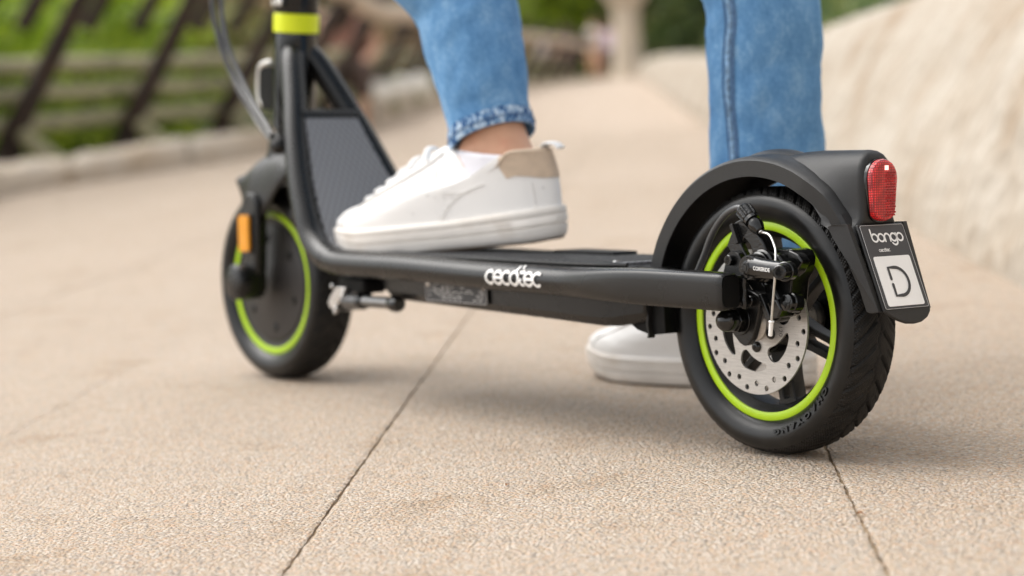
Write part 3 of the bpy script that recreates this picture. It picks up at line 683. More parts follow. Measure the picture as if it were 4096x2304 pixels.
for k in range(6):
    a = R(-90+60*k+8); mb = MB().lathe_axis((.0515*math.cos(a), -.0192, AX+.0515*math.sin(a)), (0, -1, 0), [(0, .0052), (.0016, .0048), (.0020, .003), (.0021, .0024), (.0008, .0022)], 18); P('cover_screw', mb, 'black', fw_)

# ---- fork, mudguard, reflector, steering column
def axp(z, y=0, dx=0): return Vector((-.8040+(z-AX)*.105+dx, y, z))
fork = empty('fork', (0, 0, 0), sct)
for s in (-1, 1):
    leg = [(-.800, .050*s, .207), (-.803, .0505*s, .19), (-.807, .0505*s, .15), (-.8115, .050*s, .118), (-.8125, .050*s, .106)]
    poly = [(-.825, .203), (-.815, .2125), (-.797, .2125), (-.788, .202), (-.7895, .165), (-.792, .128), (-.796, .108), (-.806, .098), (-.819, .099), (-.8275, .109), (-.829, .14), (-.827, .175)]
    mb = MB().prism(poly, s*.034, s*.0500); P('fork_leg', mb, 'frame', fork, bevel=.005, seg=4)
    mb = MB().lathe_axis((XF, s*.036, AX+.003), (0, s, 0), [(0, .020), (.018, .0205), (.030, .0205), (.0335, .0185), (.035, .014), (.0352, .0001)], 40); P('axle_cap', mb, 'frame', fork)
    mb = MB().prism(rrect(-.8210, .1455, -.7990, .1870, .004), s*.0495, s*.0555); P('reflector', mb, 'orange', fork, bevel=.0012)
    mb = MB().prism(rrect(-.8240, .1425, -.7960, .1900, .006), s*.0495, s*.0525); P('reflector_frame', mb, 'black', fork, bevel=.0012)
# crown/mudguard: shell over the tyre and a neck rising to the column
mb = MB()
def arcshell(cx, cz, prof, a0, a1, n=48, taper=None):
    rings = []
    for i in range(n+1):
        a = R(a0+(a1-a0)*i/n); k = taper(i/n) if taper else 1
        rings.append([(cx+r*math.cos(a), y*k, cz+r*math.sin(a)) for r, y in prof])
    return rings
gp = [(.112, -.040), (.122, -.041), (.128, -.036), (.1305, -.022), (.131, 0), (.1305, .022), (.128, .036), (.122, .041), (.112, .040), (.112, .0375), (.121, .037), (.125, .033), (.127, .02), (.1275, 0), (.127, -.02), (.125, -.033), (.121, -.037), (.112, -.0375)]
TOPC = [(-.866, .2330), (-.850, .2420), (-.830, .2500), (-.805, .2580), (-.780, .2620), (-.755, .2610), (-.735, .2540), (-.722, .2440)]
BOTC = [(-.866, .2250), (-.856, .2140), (-.846, .2020), (-.834, .1910), (-.820, .1850), (-.795, .1840), (-.780, .1890), (-.768, .2010), (-.755, .2140), (-.740, .2270), (-.722, .2390)]
rings = []
for i in range(41):
    x = -.866+.144*i/40; zt, zb = interp(TOPC, x), interp(BOTC, x); w_ = .0285+.0155*sstep(-.866, -.815, x)-.004*sstep(-.76, -.722, x); ring = []
    for k in range(33):
        a = pi*k/32; ring.append((x+.006*(1-math.sin(a))*sstep(-.83, -.866, x)*-1, -w_*math.copysign(abs(math.cos(a))**.62, math.cos(a)), zb+(zt-zb)*math.sin(a)**.72))
    rings.append(ring)
mg_ = P('front_mudguard', MB().loft(rings, False), 'fender', fork, smooth=180); so_ = mg_.modifiers.new('s', 'SOLIDIFY'); so_.thickness = .003; so_.offset = -1
rings = []
for z, rx, ry in ((.236, .044, .036), (.244, .038, .034), (.251, .031, .031), (.256, .0285, .030), (.262, .0275, .0285), (.270, .0272, .028), (.274, .025, .026)):
    c = axp(z, 0, .002); rings.append([(c.x+rx*math.cos(t)*(1 if math.cos(t) > 0 else 1.15), c.y+ry*math.sin(t), z) for t in [2*pi*i/32 for i in range(32)]])
P('fork_crown', MB().loft(rings), 'fender', fork, smooth=60)
P('steerer', MB().tube([axp(.262), axp(.30)], .0212, 32), 'black', fork)
# head tube and column
P('head_tube', MB().lathe_axis(axp(.282), axp(.39)-axp(.282), [(0, .0225), (.002, .0245), (.08, .0245), (.094, .0245), (.1085, .0245), (.1115, .0240)], 40), 'gloss')
P('lime_band', MB().lathe_axis(axp(.3925), axp(.42)-axp(.39), [(0, .0246), (.0008, .0259), (.0205, .0259), (.0213, .0250)], 48), 'band')
col = P('folding_joint', MB().lathe_axis(axp(.414), axp(.42)-axp(.39), [(0, .0245), (.001, .0252), (.030, .0252), (.036, .024), (.037, .0215), (.075, .0215)], 40), 'frame')
P('handlebar_stem', MB().tube([axp(.47), axp(1.12)], .0190, 28), 'frame')
P('handlebar', MB().tube([axp(1.12, -.22), axp(1.125, 0), axp(1.12, .22)], .0125, 16), 'frame')
for s in (-1, 1): P('grip', MB().tube([axp(1.12, s*.12), axp(1.12, s*.235)], .0165, 16), 'rubber')
for dx, dz, y, r in ((.006, .4262, -.0246, .0050), (-.0165, .4255, -.0190, .0036), (-.0160, .439, -.0190, .0036), (.006, .445, -.0246, .005)):
    c = axp(dz, y*.99, dx); d = Vector((dx, y, 0)).normalized()
    P('joint_bolt', MB().lathe_axis(c, d, [(-.001, r), (.0028, r), (.0034, r*.8), (.0034, r*.5), (.0012, r*.45)], 16), 'latch', col)
P('joint_plate', MB().box(axp(.437, -.0235, .004), (.020, .006, .032)), 'frame', col, bevel=.002)
# folding hook
P('folding_hook', MB().tube(cr([(-.820, -.006, .3615), (-.832, -.006, .3610), (-.8455, -.006, .3575), (-.8495, -.006, .345), (-.8515, -.006, .332), (-.8485, -.006, .3195), (-.842, -.006, .312)], 5), .0036, 12), 'latch')
P('hook_block', MB().prism([(-.840, .352), (-.8415, .322), (-.834, .308), (-.80, .305), (-.80, .356), (-.832, .357)], -.013, .013), 'dark', bevel=.002)
# ---- frame tubes
for s in (-1, 1):
    pts = [(-.7700, .006, .372), (-.7560, .016, .357), (-.7300, .030, .316), (-.7040, .045, .2700), (-.6800, .056, .2280), (-.6545, .064, .1870), (-.6375, .067, .1640), (-.615, .069, .1490), (-.587, .0705, .1415), (-.545, .071, .1400), (-.45, .0715, .1398), (-.33, .0715, .1370), (-.24, .0715, .1362), (-.19, .073, .1360), (-.15, .0765, .1363), (-.10, .0795, .1368), (-.03, .0795, .1368), (.019, .0795, .1366)]
    pth = cr([(x, s*y, z) for x, y, z in pts], 6); n = len(pth)
    rad = []; fl = []
    for p in pth:
        k = sstep(-.22, -.06, p.x); rad.append(.0128+.0012*k if p.x > -.6 else .0138); fl.append((1-.22*k, 1+.10*k))
    rings = []                                       # round in section, squared off towards its rear end
    nrm = Vector((0, s, 0))
    for i, p in enumerate(pth):
        T_ = (pth[min(n-1, i+1)]-pth[max(0, i-1)]).normalized(); nrm = (nrm-T_*nrm.dot(T_)).normalized(); bn = T_.cross(nrm); e = 2/(2+2.6*sstep(-.20, -.06, p.x)) if p.x > -.5 else 1
        rings.append([p+rad[i]*(nrm*fl[i][0]*math.copysign(abs(math.cos(t))**e, math.cos(t))+bn*fl[i][1]*math.copysign(abs(math.sin(t))**e, math.sin(t))) for t in [2*pi*j/40 for j in range(40)]])
    def shr(r_, k, dx): c = sum(r_, Vector())/len(r_); return [c+(q-c)*k+Vector((dx, 0, 0)) for q in r_]
    E_ = rings[-1]; rings += [shr(E_, .97, .0035), shr(E_, .88, .0060)]
    tb = P('frame_tube', MB().loft(rings), 'frame', smooth=60)
    P('tube_end_cap', MB().loft([shr(E_, .80, .0055), shr(E_, .80, .0066)]), 'dark', tb)
    wv = [(0.0265+.0006*math.sin(k*2.1), s*.066, .1225+.0036*k+.0004*math.sin(k*5)) for k in range(9)]
    P('weld_bead', MB().tube(wv, [.0022+.0007*abs(math.sin(k*2.3)) for k in range(9)], 10), 'cast', tb)
mb = MB().lathe_axis(axp(.330, -.0245, .0), (0, -1, 0), [(0, .01), (.004, .009)], 16)
# cross plate over the mat
P('cross_tube', MB().tube([(-.711, -.036, .296), (-.711, .036, .296)], .0085, 16), 'frame')
# front plate + deck as one bent panel
path = cr([(-.7065, 0, .2960), (-.690, 0, .268), (-.665, 0, .226), (-.642, 0, .1880), (-.630, 0, .1690), (-.617, 0, .1585), (-.596, 0, .1525), (-.56, 0, .1500), (-.40, 0, .1500), (-.25, 0, .1500), (-.135, 0, .1500)], 8)
def halfw(x): return interp([(-.71, .034), (-.69, .0405), (-.665, .051), (-.642, .057), (-.62, .0605), (-.58, .0625), (-.3, .0640), (-.2, .0650), (-.16, .0610), (-.135, .0520)], x)
def sheet(path, wfn, th, lift, i0=0, i1=None, ny=12):
    mb = MB(); rings = []; uvs = []; i1 = i1 or len(path); s_ = 0
    for i in range(i0, i1):
        a = path[max(0, i-1)]; b = path[min(len(path)-1, i+1)]; t = (b-a).normalized(); nrm = Vector((-t.z, 0, t.x)); nrm = nrm if nrm.z > 0 else -nrm
        if i > i0: s_ += (path[i]-path[i-1]).length
        w_ = wfn(path[i].x); up_ = [path[i]+nrm*(lift)+Vector((0, -w_+2*w_*k/ny, 0)) for k in range(ny+1)]; lo = [path[i]+nrm*(lift-th)+Vector((0, w_-2*w_*k/ny, 0)) for k in range(ny+1)]
        rings.append(up_+lo); uvs.append((s_, [(-w_+2*w_*k/ny) for k in range(ny+1)]+[(w_-2*w_*k/ny) for k in range(ny+1)]))
    mb.loft(rings); n = 2*(ny+1); return mb, [(u, v) for u, vl in uvs for v in vl]
pm, _ = sheet(path, lambda x: halfw(x)+.0015, .010, 0); P('deck_panel', pm, 'black', smooth=30, bevel=.001)
mm, uvl = sheet(path, lambda x: halfw(x)-.002, .0030, .0030, 1, len(path)-1)
me = bpy.data.meshes.new('deck_mat'); me.from_pydata([tuple(v) for v in mm.v], [], mm.f); ul = me.uv_layers.new(name='UV')
for l in me.loops: ul.data[l.index].uv = uvl[l.vertex_index]
me.materials.append(M['mat']); me.shade_smooth(); me.set_sharp_from_angle(angle=R(40)); dm = bpy.data.objects.new('deck_mat', me); COL.objects.link(dm); dm.parent = sct
# raised ribs across the deck mat: geometry for the tread of the mat
rb = MB(); x = -.56
while x < -.155:
    w_ = halfw(x)-.006; n = 26
    for k in range(n):
        y = -w_+2*w_*(k+.5)/n; y += .0012*(1 if int(round((x+.56)/.0052)) % 2 else -1)
        if not (-.345 < x < -.245 and .024 < y < .062): rb.box((x, y, .1532), (.0022, .0026, .0009))
    x += .0052
tag(P('mat_nub', rb, M['mat'], dm, smooth=0, merge=False), kind='stuff')
P('deck_edge_trim', MB().tube([(p.x, -halfw(p.x)-.0005, p.z+.0015) for p in path[26:]], .0022, 8), 'black')
P('charging_hatch', MB().prism([(-.340, .026), (-.3375, .062), (-.2555, .062), (-.249, .026)], .1530, .1562, fn=lambda a, b, y: (a, b, y)), 'dark', bevel=.0012)
P('deck_screw', MB().lathe_axis((-.158, -.046, .1535), (0, 0, 1), [(0, .0028), (.0012, .0024), (.0012, .001), (.0006, .0008)], 14), 'silver')
# battery box
sec = lambda x, zb, w_: [(x, -w_, .1480), (x, -w_+.0005, zb+.008), (x, -w_+.006, zb), (x, w_-.006, zb), (x, w_-.0005, zb+.008), (x, w_, .1480)]
P('battery_box', MB().loft([sec(-.552, .118, .044), (sec(-.512, .1045, .054)), sec(-.44, .1030, .0560), sec(-.25, .0985, .0560), sec(-.172, .0962, .0560), sec(-.158, .0968, .054), sec(-.118, .1030, .048)]), 'frame', smooth=30, bevel=.002)
# rating label on the box
lb = P('rating_label', MB().prism(rrect(-.4385, .1070, -.3350, .1270, .0025), -.0585, -.0575), 'ink', bevel=.0003)
rnd = random.Random(2); tx = MB(); rim_ = rrect(-.4375, .1078, -.3360, .1262, .002); tx.tube([(a, -.0586, b) for a, b in rim_], .0003, 6, closed=True)
for row in range(7):
    z = .1240-.0022*row; x = -.433
    while x < -.343:
        w_ = rnd.uniform(.003, .010)
        if not (row > 3 and x > -.38 and x < -.36) and rnd.random() < .72: tx.box((x+w_/2, -.0587, z), (w_*.9, .0003, .0008))
        x += w_+.0022
P('fine_print', tx, 'printgrey', lb, smooth=0)
for x in (-.434, -.341): P('label_screw', MB().lathe_axis((x, -.0575, .1245), (0, -1, 0), [(0, .0032), (.0015, .0032), (.0024, .0022), (.0026, .0006)], 16), 'silver', lb)
# kickstand bracket, spring and leg folded along the box
kb = P('kickstand', MB().box((-.572, -.048, .117), (.05, .028, .016)), 'dark', bevel=.003)
P('hinge_plate', MB().prism([(-.594, .1145), (-.575, .1150), (-.583, .1040), (-.596, .0925), (-.6045, .0905), (-.6105, .0965), (-.606, .104)], -.067, -.062), 'silver', kb, bevel=.0008)
P('hinge_block', MB().prism([(-.603, .096), (-.590, .109), (-.560, .111), (-.556, .094), (-.585, .089), (-.597, .088)], -.062, -.044), 'gloss', kb, bevel=.002)
hel = [(-.5865+.0285*t, -.060+.0066*math.cos(t*2*pi*7), .1005+.0066*math.sin(t*2*pi*7)) for t in [i/112 for i in range(113)]]
P('spring', MB().tube(hel, .0013, 8), 'darksteel', kb)
P('stand_leg', MB().lathe_axis((-.560, -.058, .1005), (1, .0, .010), [(0, .0085), (.006, .0085), (.008, .0058), (.058, .0058), (.059, .0075), (.064, .0085), (.070, .0085), (.074, .007)], 20), 'gloss', kb)
P('stand_rod', MB().tube([(-.551, -.058, .1011), (-.503, -.058, .1016)], .0061, 16), 'darksteel', kb)
for x, z, y in ((-.604, .1150, -.063), (-.5795, .1115, -.064), (-.5805, .1065, -.065), (-.5945, .0915, -.065), (-.6015, .0880, -.062)): P('hinge_bolt', MB().lathe_axis((x, y, z), (0, -1, 0), [(0, .0024), (.003, .0024), (.0038, .001)], 12), 'silver', kb)
# lettering strokes on the left tube
def on_tube(u, v, h):
    x = -.2995+u*.01215; z0 = .1368; v2 = (v-.5)*.0118+.0004; z = z0+v2; rr_ = .0131; dz = max(-.9, min(.9, v2/rr_)); return (x, -.0717-rr_*math.sqrt(1-dz*dz)-h*2, z)
lg = MB(); word(lg, 'cecqtec', on_tube, .22, .05, .00035); P('tube_lettering', lg, 'white', smooth=0)
# ---- rear dropout plates, axle nut
for s in (-1, 1):
    oc = [(-.0117, .1615), (-.0105, .165), (-.0073, .1672), (-.002, .1672), (.0030, .1655), (.0055, .161), (.0068, .150), (.0085, .1414), (.0125, .1362), (.0200, .1345), (.0262, .1320), (.0285, .1285), (.0272, .1235), (.0235, .110), (.0185, .0968), (.0140, .0918), (.0085, .0900), (.0030, .0922), (-.0040, .0985), (-.0150, .1110), (-.0200, .1200), (-.0190, .1400)]
    dr = P('dropout_plate', MB().prism(oc, s*.0440, s*.0500), 'frame', bevel=.0010)
    P('spacer', MB().box((-.005, s*.060, .137), (.036, .022, .022)), 'frame', dr, bevel=.002)
    d = (0, s, 0)
    mb = MB().tube([(0.004, s*.0495, .1115), (.004, s*.0515, .1115)], .0125, 32); P('washer', mb, 'cast', dr, bevel=.0004)
    mb = MB().tube([(0.004, s*.0515, .1115), (.004, s*.0585, .1115)], .0110, 6); P('hex_nut', mb, 'gloss', dr, smooth=20, bevel=.0007)
    mb = MB().lathe_axis((.004, s*.0585, .1115), d, [(0, .0092), (.006, .0092), (.0095, .0085), (.0125, .0065), (.0145, .0035), (.0150, .0005)], 28); P('cap_nut', mb, 'gloss', dr, smooth=60)
    for bx, bz in ((-.0055, .1598), (.0185, .1277)):
        mb = MB().lathe_axis((bx, s*.0498, bz), d, [(0, .0045), (.0042, .0045), (.0047, .0040), (.0047, .0026), (.0022, .0024), (.0022, .0001)], 20); P('plate_bolt', mb, 'gloss', dr, smooth=30)
# inner mud flap under the deck end
fl = [(-.165, .128), (-.157, .118), (-.154, .108), (-.148, .100), (-.138, .0945), (-.123, .0915), (-.112, .0915), (-.100, .0930), (-.104, .150), (-.165, .150)]
mf = P('inner_mudguard', MB().prism(fl, -.040, .040), 'dark', bevel=.0015)
P('mudguard_rib', MB().loft([[(x-.0008, -.0445, z), (x+.0016, -.0445, z), (x+.0024, -.0385, z), (x-.0016, -.0385, z)] for x, z in ((-.121, .126), (-.1185, .112), (-.1195, .100), (-.1175, .0905), (-.1185, .0885))]), 'black', mf)
# ---- rear mudguard: an even channel round the tyre
gp = [(.1200, -.0350), (.1330, -.0352), (.1356, -.0325), (.1372, -.0240), (.1385, -.010), (.1388, 0), (.1385, .010), (.1372, .0240), (.1356, .0325), (.1330, .0352), (.1200, .0350), (.1200, .0325), (.1318, .0326), (.1340, .0300), (.1352, .022), (.1362, 0), (.1352, -.022), (.1340, -.0300), (.1318, -.0326), (.1200, -.0325)]
def rgp(a):
    k = interp([(32, -.0075), (52, 0), (70, 0), (150, -.001), (168, -.003)], a); q = interp([(32, .80), (62, 1), (180, 1)], a); return [(r+k, y*q) for r, y in gp]
rings = []
for i in range(97):
    a = 166-(166-32.5)*i/96; rings.append([(r*math.cos(R(a)), y, AX+r*math.sin(R(a))) for r, y in rgp(a)])
mg = P('rear_mudguard', MB().loft(rings), 'fender', smooth=35)
# tail lamp housing: stacked plan sections
def hsec(z, xr, hw, xf, hwf, rnd_=.006):
    pts = [(xf, hwf)]+[(xf+(xr-rnd_-xf)*t, hwf+(hw-hwf)*sstep(0, 1, t)) for t in (.2, .4, .6, .8, 1)]
    for k in range(1, 5): a = R(90-90*k/4); pts.append((xr-rnd_+rnd_*math.cos(a), hw-rnd_+rnd_*math.sin(a)))
    return [(x, y, z) for x, y in pts]+[(x, -y, z) for x, y in pts[::-1]]
H = [(.1740, .1120, .0255, .098, .0335), (.182, .1090, .0255, .094, .0335), (.1875, .1080, .0245, .086, .0335), (.1900, .1098, .0222, .080, .0333), (.1940, .1108, .0196, .080, .0330), (.2050, .1108, .0190, .070, .0320), (.2160, .1106, .0189, .060, .0290), (.2260, .1102, .0187, .045, .0270), (.2340, .1096, .0176, .024, .0230), (.2400, .1090, .0152, .015, .0190), (.2440, .1080, .0118, .026, .0130), (.2468, .1055, .0075, .040, .0080), (.2478, .1010, .0035, .055, .0040)]
sp_ = []
for i in range(21):
    t = i/20; a = R(112-46*t); w_ = .0155*math.sin(pi*t)**.7+.0004; hgt = .0040*math.sin(pi*t)**.8+.0002
    sp_.append([((.1378+hgt*(1-(2*k/12-1)**2)-(.0020*abs(2*k/12-1)**2))*math.cos(a), w_*(2*k/12-1), AX+(.1378+hgt*(1-(2*k/12-1)**2)-(.0020*abs(2*k/12-1)**2))*math.sin(a)) for k in range(13)]+[(.1340*math.cos(a), w_*.9*(1-2*k/3), AX+.1340*math.sin(a)) for k in range(4)])
P('crown_spine', MB().loft(sp_), 'fender', mg, smooth=45)
hsg = P('lamp_housing', MB().loft([hsec(*h) for h in H]), 'fender', mg, smooth=60)
# number plate panel (thick, leaning back) with its side walls
def pface(u, v, off=0):   # u across (+ = viewer right), v down along the plate 0..1
    x = .1090+.0285*v; z = .1890-.0665*v; n = Vector((.0665, 0, .0285)).normalized(); return Vector((x, u, z))+n*off
W0 = .0262
def pout(off, grow=0):
    o = [(-W0-grow*.0+.0008, 0), (W0-.0008, 0), (W0, .02), (W0, .99), (W0-.001, 1.035), (.020, 1.10), (.012, 1.145), (.003, 1.16), (-.006, 1.15), (-.014, 1.11), (-.0205, 1.06), (-W0, 1.0), (-W0, .02)]
    return [pface(a, b, off) for a, b in o]
front = pout(.0025); backp = pout(0)
P('plate_panel', MB().loft([backp, front]), 'fender', mg, smooth=30, bevel=.0010)
for s in (-1, 1):
    w_ = s*(W0-.001)
    q = [(.1085, .1905), (.1095, .1880), (.1370, .1230), (.1290, .1215), (.1250, .1230), (.1190, .1400), (.1080, .1620), (.0960, .1790), (.0900, .1880), (.095, .1900)]
    P('side_wall', MB().prism(q, w_, w_+s*.0045, fn=lambda a, b, y: (a, y+s*.007*max(0, min(1, (.130-a)/.035)), b)), 'fender', mg, bevel=.0012)
# sticker, print
def quad_on(u0, u1, v0, v1, off, r=.0015):
    ks = .0723; pts = rrect(u0, v0*ks, u1, v1*ks, r, 4); return [pface(a, b/ks, off) for a, b in pts]
stk = P('plate_sticker', MB().loft([quad_on(-.0245, .0245, .02, .985, .0024), quad_on(-.0245, .0245, .02, .985, .0030)]), 'sticker', mg, smooth=30)
P('sticker_edge', MB().tube(quad_on(-.0243, .0243, .023, .982, .0031), .00016, 4, closed=True), 'printgrey', stk)
P('white_field', MB().loft([quad_on(-.0205, .0205, .385, .955, .0030, .0018), quad_on(-.0205, .0205, .385, .955, .0034, .0018)]), 'white', stk, smooth=30)
ks = .0723
def on_plate(u0, v0, sc_, off=.0032): return lambda u, v, h: pface(u0+u*sc_, v0-(v*sc_)/ks, off+h)
bg_ = MB(); word(bg_, 'bongo', on_plate(-.0150, .215, .0064), .24, .12, .0002); P('brand_word', bg_, 'white', stk, smooth=0)
bg_ = MB(); word(bg_, 'cecqtec', on_plate(-.0115, .330, .00185), .26, .03, .0002); P('maker_word', bg_, 'white', stk, smooth=0)
dd = MB(); s_ = .0232
strokes(dd, [[(0, .60), (0, 1.0), (.28, 1.0)]+arc(.30, .5, .5, 88, -88, 16)+[(.28, 0), (0, 0), (0, .40)]], .115, on_plate(-.0085, .84, s_, .0036), .0002); P('plate_letter', dd, 'ink', stk, smooth=0)
# lamp lens
def cap_(x, hw, z0, z1, n=10): 
    r = hw; return [(x, r*math.cos(pi*k/n), z1-r+r*math.sin(pi*k/n)) for k in range(n+1)]+[(x, -r*.82*math.cos(pi*k/n), z0+r*.5-r*.5*math.sin(pi*k/n)) for k in range(n+1)]
P('lamp_bezel', MB().loft([cap_(.1095, .0160, .1905, .2415), cap_(.1122, .0158, .1907, .2412)]), 'gloss', mg, smooth=40)
lens = P('tail_lamp', MB().loft([cap_(.1100, .0150, .1918, .2405), cap_(.1150, .0150, .1918, .2405), cap_(.1167, .0144, .1925, .2398), cap_(.1176, .0130, .1938, .2384), cap_(.1180, .0110, .1955, .2365)]), 'lens', mg, smooth=40)
P('lit_led', MB().box((.1179, .0008, .2335), (.0008, .0040, .0036)), 'led', lens)
# reflector grain of the lens: rows of small prisms
gr = MB(); 
for i in range(16):
    for j in range(7):
        z = .1965+i*.0022; y = .0010+j*.00165+(.0008 if i % 2 else 0)
        if y < .0105: gr.box((.1182, y, z), (.0008, .0009, .0012))
tag(P('lens_facet', gr, 'lens', lens, smooth=0, merge=False), kind='stuff')
# ---- caliper
cal = empty('brake_caliper', (0, 0, 0), sct)
def Bx(name, poly, y0, y1, m='cast', bevel=.0012): return P(name, MB().prism(poly, y0, y1), m, cal, bevel=bevel, seg=3, smooth=40)
Bx('mount_bracket', [(-.0175, .171), (-.012, .1815), (-.0065, .1805), (.006, .1635), (.016, .150), (.030, .136), (.040, .118), (.034, .114), (.022, .126), (.006, .142), (-.006, .156)], -.044, -.038)
Bx('caliper_arm', [(.009, .1905), (.022, .1880), (.031, .1830), (.0375, .1760), (.0415, .1690), (.036, .163), (.026, .166), (.022, .174), (.012, .181)], -.0560, -.0440)
Bx('adjuster_block', [(.0030, .1895), (.0060, .1915), (.0175, .1955), (.0245, .191), (.0215, .184), (.0135, .1745), (.0095, .174), (.0070, .180)], -.0560, -.0440, 'gloss')
P('clip_plate', MB().prism([(.0028, .1890), (.0060, .1905), (.0135, .1745), (.0105, .1735)], -.0600, -.0560), 'black', cal, bevel=.0006)
Bx('caliper_body', [(.0190, .1620), (.0240, .1690), (.0340, .1705), (.0480, .1695), (.0560, .1705), (.0620, .1690), (.0655, .1640), (.0650, .1590), (.0620, .1510), (.0580, .1455), (.0560, .1300), (.0530, .1180), (.0450, .1150), (.0370, .1210), (.0330, .1330), (.0270, .1430)], -.0440, -.0240, bevel=.003)
Bx('caliper_face', [(.0230, .1620), (.0270, .1680), (.0380, .1688), (.0520, .1660), (.0580, .1590), (.0560, .1500), (.0450, .1450), (.0300, .1440), (.0230, .1520)], -.0530, -.0440, bevel=.003)
P('piston_boss', MB().lathe_axis((.0370, -.0530, .1565), (0, -1, 0), [(0, .0135), (.004, .0135), (.005, .0120), (.008, .0118), (.009, .0105), (.013, .0105)], 36), 'gloss', cal, smooth=30)
Bx('fin', [(.0600, .1700), (.0700, .1668), (.0755, .1612), (.0690, .1520), (.0630, .1480), (.0590, .1550)], -.0500, -.0400, 'gloss')
Bx('lower_bridge', [(.0330, .1430), (.0420, .1440), (.0520, .1300), (.0570, .1220), (.0520, .1130), (.0440, .1110), (.0370, .1200)], -.0520, -.0400, 'cast', .002)
Bx('pad_plate', [(.0335, .1340), (.0365, .1345), (.0480, .1150), (.0450, .1120), (.0400, .1180)], -.0580, -.0520, 'cast', .0008)
Bx('pad_block', [(.0430, .1280), (.0540, .1310), (.0600, .1230), (.0560, .1160), (.0480, .1150)], -.0580, -.0400, 'gloss', .0015)
P('adjuster_knob', MB().lathe_axis((.0640, -.0440, .1280), (0, -1, .05), [(0, .0080), (.008, .0080), (.009, .0072), (.0125, .0068), (.0130, .0058), (.0130, .0036), (.0100, .0034)], 18), 'gloss', cal, smooth=30)
# lever arm with its two bolts
A, B_ = Vector((.0400, -.0700, .1562)), Vector((.0790, -.0700, .1545))
lev = P('lever', MB().tube([A+(B_-A)*t for t in (0, .12, .3, .7, .9, 1)], [.0096, .0092, .0082, .0076, .0074, .0066], 24, flat=(.72, 1)), 'gloss', cal, smooth=50)
P('pivot_ring', MB().lathe_axis(A+Vector((-.001, .008, 0)), (0, -1, 0), [(0, .0105), (.010, .0105), (.0125, .0096), (.0130, .0080), (.0115, .0076), (.0115, .0001)], 32), 'gloss', lev, smooth=30)
P('pivot_bolt', MB().lathe_axis(A+Vector((-.001, -.0030, 0)), (0, -1, 0), [(0, .0060), (.002, .0060), (.0045, .0045), (.0050, .0028), (.0025, .0025), (.0025, .0001)], 24), 'cast', lev, smooth=30)
P('clamp_washer', MB().lathe_axis(B_+Vector((-.002, .004, 0)), (.35, -1, 0), [(0, .0078), (.0075, .0078), (.0082, .0070)], 28), 'gloss', lev, smooth=30)
P('clamp_bolt', MB().lathe_axis(B_+Vector((.0015, -.0045, 0)), (.35, -1, 0), [(0, .0062), (.0085, .0058), (.0092, .0050), (.0092, .0032), (.0040, .0030), (.004, .0001)], 24), 'gloss', lev, smooth=30)
vs, fs = font_mesh('CORERIDE', .0054, .00004, .00006)
mb = MB(); mb.add([(.0568+v.x*.74, -.0763, .1556+v.y*.80-.045*v.x) for v in vs], fs); P('lever_lettering', mb, 'white', lev, smooth=0)
# barrel adjuster
b0 = Vector((.0145, -.054, .2010)); bd = Vector((.0205, -.002, -.0165)).normalized(); s_ = bd.orthogonal().normalized()
brl = MB(); rings = []; q1 = s_; q2 = bd.cross(s_)
for h, r in ((-.002, .0055), (0, .0072), (.0095, .0066), (.0105, .0058)):
    rings.append([b0+bd*h+(q1*math.cos(t)+q2*math.sin(t))*r*(1+.07*(1 if (k//2) % 2 else -1)) for k, t in enumerate([2*pi*k/40 for k in range(40)])])
P('barrel_adjuster', brl.loft(rings), 'cast', cal, smooth=25)
P('barrel_collar', MB().lathe_axis(b0, bd, [(.010, .0050), (.011, .0066), (.014, .0066), (.0145, .0050), (.0165, .0050), (.0175, .0063), (.0205, .0063), (.0225, .0056), (.0265, .0040), (.0275, .0022)], 28), 'gloss', cal, smooth=30)
ce = b0+bd*.0275
P('cable_ferrule', MB().lathe_axis(ce-bd*.001, bd, [(0, .0023), (.0018, .0023), (.0018, .0014)], 14), 'silver', cal)
wire = cr([tuple(ce), (.0465, -.0570, .1815), (.0555, -.0600, .1725), (.0625, -.0660, .1655), (.0690, -.0730, .1590), (.0700, -.0740, .1545), (.0690, -.0735, .1490), (.0640, -.0710, .1300), (.0600, -.0690, .1140)], 8)
P('brake_cable', MB().tube(wire, .0010, 10), 'cablewire', cal)
e0 = Vector(wire[-1]); ed = Vector((-.0040, .002, -.016)).normalized(); P('cable_end_cap', MB().lathe_axis(e0-ed*.001, ed, [(0, .0010), (.0004, .0023), (.0014, .0023), (.0019, .0017), (.0035, .0018), (.0125, .0017), (.0130, .0010)], 14), 'capwhite', cal, smooth=30)
hs_ = cr([(-.075, -.0500, .135), (-.052, -.0500, .1440), (-.0400, -.0505, .1590), (-.0295, -.0510, .1770), (-.0190, -.0520, .1890), (-.0080, -.0530, .1975), (.0030, -.0540, .2020), (.0100, -.0540, .2030), tuple(b0+bd*.001)], 8)
P('cable_housing', MB().tube(hs_, .0028, 14), 'sheath', smooth=60)
